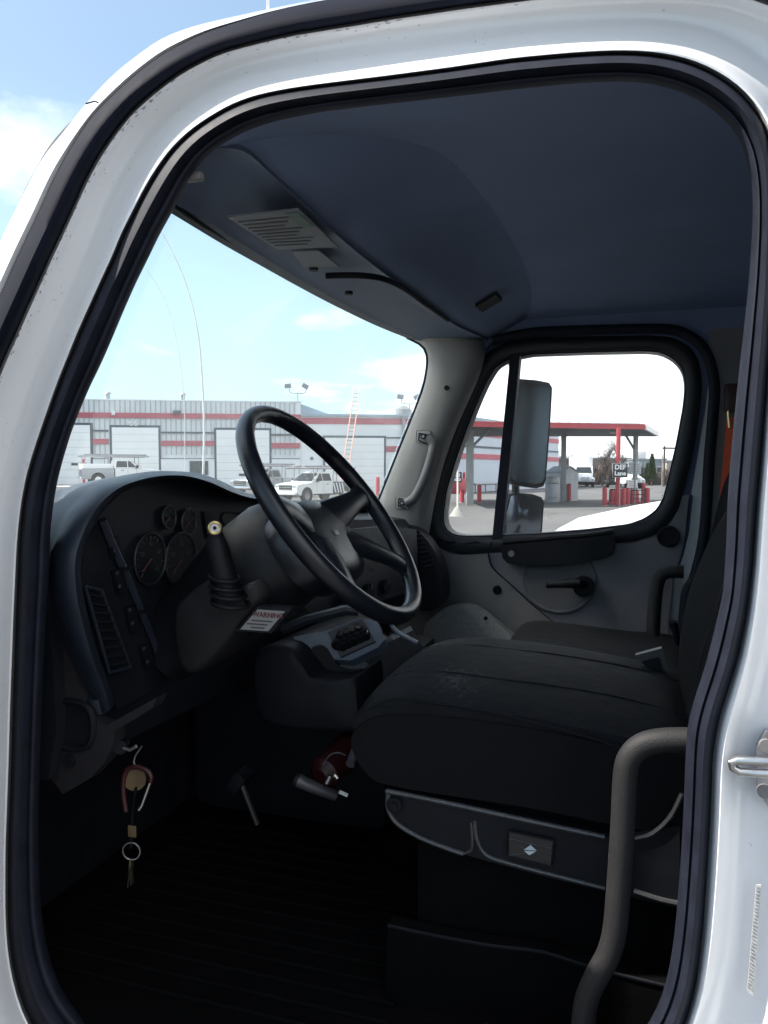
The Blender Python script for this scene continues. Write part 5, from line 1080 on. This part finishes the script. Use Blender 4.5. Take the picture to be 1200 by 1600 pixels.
# ---- centre console with silver tray and control insert
cc = sm2([(396,1050),(402,1018),(425,1008),(455,1012),(478,1040),(495,1060),(540,1065),(556,1058),(560,1090),(560,1140),(520,1145),(425,1135),(400,1100)], 3)
ccp = [uX(x, y, 1.52) for x, y in cc]; ccc = sum(ccp, Vector()) / len(ccp)
CCN = loft('centre_console', [[ccc + (p - ccc) * .3 + Vector((-.012, 0, 0)) for p in ccp], [ccc + (p - ccc) * .85 + Vector((-.01, 0, 0)) for p in ccp], [ccc + (p - ccc) * .97 + Vector((-.003, 0, 0)) for p in ccp], [p + Vector((0.012, 0, 0)) for p in ccp], [p + Vector((0.5, 0, -0.01)) for p in ccp]], DASH, TR, cap=True, angle=50)
def tr(px, py, D=1.74): return uD(px, py, D)
tray = prism('silver_tray', [tr(x, y) for x, y in ((458,995),(508,986),(560,966),(588,968),(600,1000),(590,1012),(548,1032),(520,1030),(505,1012),(490,1018),(494,1056),(480,1040),(470,1018))], (0.03, 0.0, -0.02), SILVERPL, CCN, bev=0.003)
prism('cup_holder', [tr(x, y, 1.735) for x, y in sm2([(487,1012),(500,1008),(512,1014),(528,1040),(552,1046),(556,1056),(530,1060),(505,1054),(490,1036)], 2)], (0.02, 0, -0.01), DARK, CCN, bev=0.003)
ins = prism('control_insert', [tr(x, y, 1.733) for x, y in ((512,988),(566,966),(586,1002),(532,1027))], (0.006, 0, -0.004), DASHTOP, CCN, bev=0.002)
bm = bmesh.new()
for i in range(14):
    u = 0.15 + 0.72 * i / 13; p = [tr(512, 988, 1.728), tr(566, 966, 1.728), tr(586, 1002, 1.728), tr(532, 1027, 1.728)]; c = qp(p, u, 0.45 + 0.18 * math.sin(i * 2.1))
    bm_disc(bm, c, (-0.7, -0.2, 0.7), 0.012 + 0.006 * (i % 3 == 0), 0.022, 12, 0.008)
finish('gear_selector', bm, DARK, ins)
tube('dash_rail', [tr(x, y, 1.80) for x, y in ((440,985),(480,968),(540,953),(560,955))], 0.012, DASHTOP, CCN, n=8)
tube('tray_lip', [tr(x, y, 1.72) for x, y in sm2([(610,972),(618,985),(640,998),(652,1004)], 3)], 0.005, SILVERPL, CCN, n=6)
sbox('console_side', 1.75, 2.3, 0.55, 1.10, 1.10, 1.50, DARK, CCN, bev=0.05)
prism('console_riser', [tr(x, y, 1.80) for x, y in ((590,1012),(645,985),(660,1010),(660,1120),(570,1120),(560,1060))], (0.05, 0.02, 0), DASH, CCN, bev=0.006)

# ---- driver seat
def cushion(name, x0, x1, prof_, m, parent, rx=0.05, puff=0.0, n=9):
    cyy = sum(p[0] for p in prof_) / len(prof_); czz = sum(p[1] for p in prof_) / len(prof_)
    P = [Vector((0, y, z)) for y, z in prof_]; P = catmull(P, 5, closed=True); R_ = []
    for i in range(n + 6):
        t_ = i / (n + 5); 
        if t_ < 0.5: e = max(0, 1 - t_ * (x1 - x0) / rx)
        else: e = max(0, 1 - (1 - t_) * (x1 - x0) / rx)
        s_ = 1 - 0.16 * (1 - math.sqrt(max(0, 1 - e * e)))
        x = x0 + (x1 - x0) * t_
        R_.append([(x, cyy + (p.y - cyy) * (1 - (1 - s_) * 0.35), czz + (p.z - czz) * s_ + puff * math.sin(math.pi * t_) * (1 if p.z > czz else 0)) for p in P])
    return loft(name, R_, m, parent, cap=True, angle=55)
SEAT = cushion('driver_seat', 1.215, 1.76, [(-0.12, 1.56), (0.0, 1.583), (0.15, 1.60), (0.30, 1.605), (0.40, 1.595), (0.452, 1.56), (0.458, 1.52), (0.43, 1.475), (0.38, 1.455), (0.15, 1.448), (-0.12, 1.44)], SEATSIDE, TR, rx=0.09)
cushion('seat_top', 1.222, 1.755, [(-0.11, 1.572), (0.0, 1.592), (0.15, 1.611), (0.30, 1.617), (0.40, 1.607), (0.456, 1.572), (0.452, 1.550), (0.40, 1.56), (0.15, 1.56), (-0.11, 1.54)], SEATTOP, SEAT, rx=0.13, puff=0.014)
tube('piping', [uX(x, y, 1.217) for x, y in sm2([(572,1108),(620,1092),(700,1100),(800,1120),(900,1146),(985,1172)], 4)], 0.0025, SEATTOP, SEAT, n=6)
# worn pale scuff on the top, stitched seams following the crown
sc_ = uZ(712, 1058, 1.628) - OFF; add_scuff(SEATTOP, (sc_.x, sc_.y, sc_.z), 0.16)
TOPP = [(-0.11, 1.572), (0.0, 1.592), (0.15, 1.611), (0.30, 1.617), (0.40, 1.607), (0.440, 1.590)]
def topz(x, y):
    for (y0, z0), (y1, z1) in zip(TOPP, TOPP[1:]):
        if y0 <= y <= y1: return z0 + (z1 - z0) * (y - y0) / (y1 - y0) + 0.014 * math.sin(math.pi * (x - 1.222) / 0.533)
for x in (1.37, 1.60): tube('stitched_seam', [(x + 0.01 * math.sin(k * .5), -0.10 + 0.52 * k / 16, topz(x, -0.10 + 0.52 * k / 16) + 0.0005) for k in range(17)], 0.0026, DARK, SEAT, n=6)
BACK = cushion('backrest', 1.235, 1.74, [(-0.115, 1.49), (-0.103, 1.60), (-0.118, 1.73), (-0.155, 1.85), (-0.205, 1.95), (-0.27, 2.06), (-0.33, 2.09), (-0.37, 2.04), (-0.34, 1.85), (-0.28, 1.60), (-0.22, 1.48)], SEATSIDE, SEAT, rx=0.09)
tube('back_piping', [(1.30, y, z) for y, z in ((-0.100, 1.56), (-0.112, 1.70), (-0.15, 1.84), (-0.21, 1.96))], 0.003, DARK, SEAT, n=6)
# seat side cover with raised beads and tool pocket
XS = 1.212
cov = [(600,1233),(760,1268),(945,1308),(1062,1290),(1062,1420),(945,1392),(860,1372),(735,1338),(660,1312),(618,1286),(603,1255)]
SK = prism('seat_skirt', [uX(x, y, XS) for x, y in cov], (0.04, 0, 0), DARK, SEAT)
def bead(pts, r=0.0035, m=None): tube('bead', [uX(x, y, XS - 0.001) for x, y in sm2(pts, 4)], r, m or mat('skirt_bead', (0.05, 0.05, 0.053), 0.28, noise=0.2, nscale=20), SK, n=8)
bead([(604,1236),(690,1253),(800,1277),(945,1308)], 0.0042); bead([(607,1240),(606,1262),(620,1286),(655,1308),(700,1326),(724,1334)], 0.004); bead([(724,1334),(736,1328),(738,1312),(736,1285)], 0.0025)
bead([(742,1282),(745,1310),(760,1336),(800,1350),(860,1366),(945,1388)], 0.0035); bead([(992,1310),(1020,1302),(1048,1276),(1066,1240)], 0.004); bead([(990,1392),(1030,1405),(1062,1412)], 0.0045)
bm = bmesh.new(); c = uX(617, 1258, XS - 0.004); bm_disc(bm, c, (1, 0, 0), 0.012, 0.008, 20); bm_ring(bm, c - Vector((.003, 0, 0)), (1, 0, 0), 0.012, 0.002, 20, 6); bm_disc(bm, c - Vector((.006, 0, 0)), (1, 0, 0), 0.006, 0.006, 12); finish('pivot_bolt', bm, DARK, SK)
pk_ = [uX(x, y, XS - 0.003) for x, y in ((795,1297),(866,1312),(862,1352),(794,1335))]
PKT = prism('switch_plate', pk_, (-0.004, 0, 0), mat('switch_plate_black', (0.012, 0.012, 0.013), 0.3, noise=0.1), SK, bev=0.001)
bm = bmesh.new()
for a, b in zip(pk_, pk_[1:] + pk_[:1]): bm_tube(bm, [a - Vector((.004, 0, 0)), b - Vector((.004, 0, 0))], 0.0018, 6)
finish('plate_rim', bm, DARK, PKT)
tube('plate_fold', [qp(pk_, .02, .3) - Vector((.0045, 0, 0)), qp(pk_, .98, .3) - Vector((.0045, 0, 0))], 0.0015, MATS['skirt_bead'], PKT, n=5)
for a, b in (((.02, .32), (.5, .62)), ((.98, .32), (.5, .62)), ((.02, .97), (.5, .66)), ((.98, .97), (.5, .66))): tube('plate_crease', [qp(pk_, *a) - Vector((.0045, 0, 0)), qp(pk_, *b) - Vector((.0045, 0, 0))], 0.0009, MATS['skirt_bead'], PKT, n=5)
dm = [uX(x, y, XS - 0.0085) for x, y in ((818,1328),(829,1320),(839,1329),(827,1336))]
prism('diamond_mark', dm, (-0.0012, 0, 0), mat('mark_pale', (0.45, 0.52, 0.58), 0.4, noise=0.05), PKT); tube('mark_line', [dm[0] - Vector((.0015, 0, 0)), dm[2] - Vector((.0015, 0, 0))], 0.0006, DARK, PKT, n=4)
# seat pedestal and floor rail
sbox('pedestal', 1.24, 1.72, -0.08, 0.34, 1.10, 1.455, MATF, SEAT, bev=0.02)
fr_top = sm2([(606,1446),(680,1462),(770,1478),(850,1488),(925,1512),(1060,1545)], 3)
prism('base_cover', [uX(x, y, 1.20) for x, y in fr_top] + [uX(1060, 1680, 1.20), uX(600, 1600, 1.20)], (0.03, 0, 0), MATF, SEAT)
tube('cover_edge', [uX(x, y, 1.20) for x, y in fr_top], 0.003, DARK, SEAT, n=6)
bm = bmesh.new()
for k in range(14): bm_tube(bm, [(1.10 + k * 0.045, 0.36, 1.103), (1.10 + k * 0.045, 1.05, 1.103)], 0.0045, 6)
o = finish('mat_ribs', bm, MATF, TR); o['kind'] = 'stuff'
# seat belt buckle between seats
bq = [uX(x, y, 1.66) for x, y in ((993,1024),(1034,1013),(1050,1073),(1038,1076))]
BK = prism('belt_buckle', bq, (0.02, 0, 0), mat('buckle_grey', (0.04, 0.045, 0.05), 0.45, noise=0.1), TR, bev=0.003); prism('buckle_button', [uX(x, y, 1.655) for x, y in ((1003,1034),(1029,1027),(1040,1060),(1022,1058))], (0.004, 0, 0), DARK, BK)
tube('buckle_stalk', [uX(1047, 1075, 1.67), (1.67, -0.02, 1.50)], 0.012, DARK, BK, n=8)
tube('pillar_belt', [uX(x, y, 2.45) for x, y in ((1052,972),(1058,1000),(1060,1030))], [0.03, 0.024, 0.01], DARK, TR, n=8, flat=.4)
# passenger bench
PS = cushion('passenger_seat', 1.98, 2.60, [(-0.16, 1.47), (0.0, 1.487), (0.15, 1.498), (0.27, 1.505), (0.33, 1.49), (0.35, 1.45), (0.33, 1.38), (0.1, 1.33), (-0.16, 1.33)], SEATTOP, TR, rx=0.07)
cushion('backrest', 1.98, 2.60, [(-0.17, 1.45), (-0.20, 1.6), (-0.24, 1.8), (-0.29, 2.0), (-0.36, 2.02), (-0.38, 1.8), (-0.34, 1.45)], SEATSIDE, PS, rx=0.08); sbox('pedestal', 2.05, 2.55, -0.15, 0.25, 1.10, 1.34, MATF, PS, bev=0.03)

# ---- driver grab bar at the door opening, striker on the rear jamb
tube('grab_bar', [uX(x, y, 1.075) for x, y in sm2([(1095,1157),(1071,1156),(1035,1157),(1005,1164),(985,1182),(977,1212),(973,1290),(967,1380),(961,1450),(951,1490),(930,1530),(916,1565),(911,1610),(908,1680)], 4)], 0.0162, HANDLE, TR, n=18)
SX_ = 0.978
pl_ = [(1183,1168),(1197,1143),(1230,1146),(1232,1262),(1203,1266),(1187,1240),(1184,1215)]
SK2 = prism('door_striker', [uX(x, y, SX_) for x, y in pl_], (0.012, 0, 0), DULLMET, TR, bev=0.003, label='steel door striker')
tube('striker_loop', [uX(x, y, 0.962) for x, y in ((1200,1190),(1176,1189),(1152,1188),(1143,1191),(1145,1199),(1155,1206),(1180,1208),(1204,1209))], 0.0052, SILVER, SK2, n=12)
for x, y in ((1197, 1165), (1194, 1236)): disc('striker_bolt', uX(x, y, SX_ - 0.002), (1, 0, 0), 0.008, 0.006, GREYTRIM, SK2, 14)
# printed safety strip and small badge on the rear jamb
vp = [uX(x, y, 0.9815) for x, y in ((1181,1382),(1189,1382),(1177,1557),(1167,1548))]
VS = prism('data_strip', vp, (-0.001, 0, 0), mat('strip_grey', (0.48, 0.48, 0.48), 0.6, noise=0.25, nscale=300), TR)
for k in range(30):
    v = 0.02 + k * 0.032; tube('print_line', [qp(vp, .1, v) - Vector((.0013, 0, 0)), qp(vp, .6 + .3 * ((k * 7) % 3) / 2, v) - Vector((.0013, 0, 0))], 0.0006, DULLMET, VS, n=4)

# ---- pedals and dark fittings
pd_ = box('pedal', uD(378, 1216, 1.72), (0.07, 0.03, 0.05), DARK, TR, rot=Matrix.Rotation(R(35), 3, 'X'), bev=0.006)
tube('pedal_arm', [uD(374, 1216, 1.70), uD(402, 1288, 1.70)], 0.006, mat('pedal_metal', (0.06, 0.06, 0.062), 0.4, 0.6, noise=0.1), pd_, n=8)
ig = disc('ignition_lock', uX(190, 1166, 1.125), (1, 0.35, -0.1), 0.012, 0.02, DARK, TR, 18)
# whip antenna on the fender ahead of the windshield, and a thin second rod drawn as its reflection in the glass
w1 = [uD(x, y, 3.3) for x, y in sm2([(252,362),(268,392),(286,432),(300,478),(310,530),(315,590),(318,650),(318,700),(316,770),(314,860)], 4)]
tube('whip_and_reflection', w1, [0.0022, 0.0062], mat('whip_fibre', (0.50, 0.52, 0.52), 0.5, noise=0.1), TR, n=8)
whip_reflection = [uD(x, y, 3.5) for x, y in sm2([(228,420),(248,450),(265,490),(277,540),(285,600),(288,660),(288,770),(288,860)], 4)]
tube('whip_and_reflection', whip_reflection, [0.0012, 0.0022], MATS['whip_fibre'], TR, n=6)
OFF = Vector((0, 0, 0))

# ================================================================== loose things in the cab
kb = uX(205, 1165, 1.13); OFF = kb.copy()
KR = root('key_ring', 'bunch of keys on a red carabiner with tan tags hanging from the ignition', 'keys', kb)
KX = 1.12
tube('key', [uX(192, 1168, KX), uX(203, 1172, KX), uX(213, 1166, KX)], 0.003, DULLMET, KR, n=8); tube('cord', [uX(x, y, KX) for x, y in ((222,1166),(212,1180),(209,1190),(211,1198))], 0.0016, DULLMET, KR, n=6)
tube('carabiner', [uX(x, y, KX) for x, y in sm2([(197,1268),(193,1240),(194,1215),(200,1202),(211,1198),(228,1203),(236,1213),(235,1222)], 4)], 0.0045, DKRED, KR, n=10, label='red anodised carabiner'); tube('carabiner_gate', [uX(235, 1222, KX), uX(222, 1258, KX), uX(217, 1265, KX)], 0.0032, SILVER, KR, n=8)
disc('round_tag', uX(210, 1217, KX + .006), (1, 0.3, 0), 0.021, 0.003, TAN, KR, 24)
tube('strap', [uX(x, y, KX + .004) for x, y in ((213,1230),(208,1270),(206,1310),(205,1325))], 0.005, DARK, KR, n=6, flat=0.3); box('leather_tab', uX(206.5, 1299, KX), (0.003, 0.016, 0.020), TAN, KR, bev=0.001)
bm = bmesh.new(); bm_ring(bm, uX(205.5, 1330, KX), (1, 0.25, 0), 0.0155, 0.0014, 28, 6); finish('split_ring', bm, SILVER, KR)
for k, (dx, dy) in enumerate(((-6, 44), (-1, 40), (3, 38))):
    a = uX(205.5, 1343, KX); b = uX(205.5 + dx, 1343 + dy, KX + .002 * k); bm = bmesh.new(); bm_tube(bm, [a, a.lerp(b, .35), a.lerp(b, .4), b], [0.0055, 0.005, 0.0028, 0.002], 8, flat=0.35); finish('house_key', bm, SILVER if k != 2 else BRASS, KR)
OFF = Vector((0, 0, 0))
# red fire extinguisher lying beside the console, and a flashlight in front of it
fc = uD(520, 1195, 1.60); OFF = fc.copy()
FE = root('fire_extinguisher', 'small dark red fire extinguisher beside the seat front', 'extinguisher', fc)
a, b = uD(500, 1215, 1.60), uD(556, 1160, 1.72)
tube('cylinder', [a, a.lerp(b, .1), a.lerp(b, .5), b], [0.018, 0.036, 0.038, 0.036], DKRED, FE, n=20)
bm = bmesh.new(); bm_tube(bm, [uD(517, 1212, 1.55), uD(511, 1224, 1.55)], 0.006, 8); bm_tube(bm, [uD(522, 1210, 1.55), uD(527, 1216, 1.55)], 0.005, 8); finish('valve', bm, SILVER, FE)
tube('pull_wire', [uD(x, y, 1.56) for x, y in sm2([(505,1195),(515,1180),(528,1176),(540,1180)], 3)], 0.0012, DULLMET, FE, n=5); tube('hose', [uD(547, 1195, 1.57), uD(556, 1172, 1.60), uD(563, 1150, 1.63)], 0.010, mat('hose_grey', (0.10, 0.09, 0.10), 0.6, noise=0.1), FE, n=10)
tube('hanger_tag', [uD(530, 1237, 1.54), uD(543, 1243, 1.54)], 0.004, SIGNW, FE, n=6)
OFF = uD(486, 1222, 1.56)
FL = root('flashlight', 'grey metal flashlight lying in front of the red extinguisher', 'flashlight', OFF.copy())
tube('barrel', [uD(464, 1218, 1.56), uD(478, 1225, 1.56), uD(505, 1236, 1.57), uD(524, 1243, 1.58)], [0.0145, 0.013, 0.0115, 0.011], mat('flashlight_metal', (0.10, 0.10, 0.11), 0.45, 0.5, noise=0.15), FL, n=16); tube('lens_ring', [uD(460, 1216, 1.56), uD(465, 1218.5, 1.56)], 0.0155, DARK, FL, n=16)
OFF = Vector((0, 0, 0))
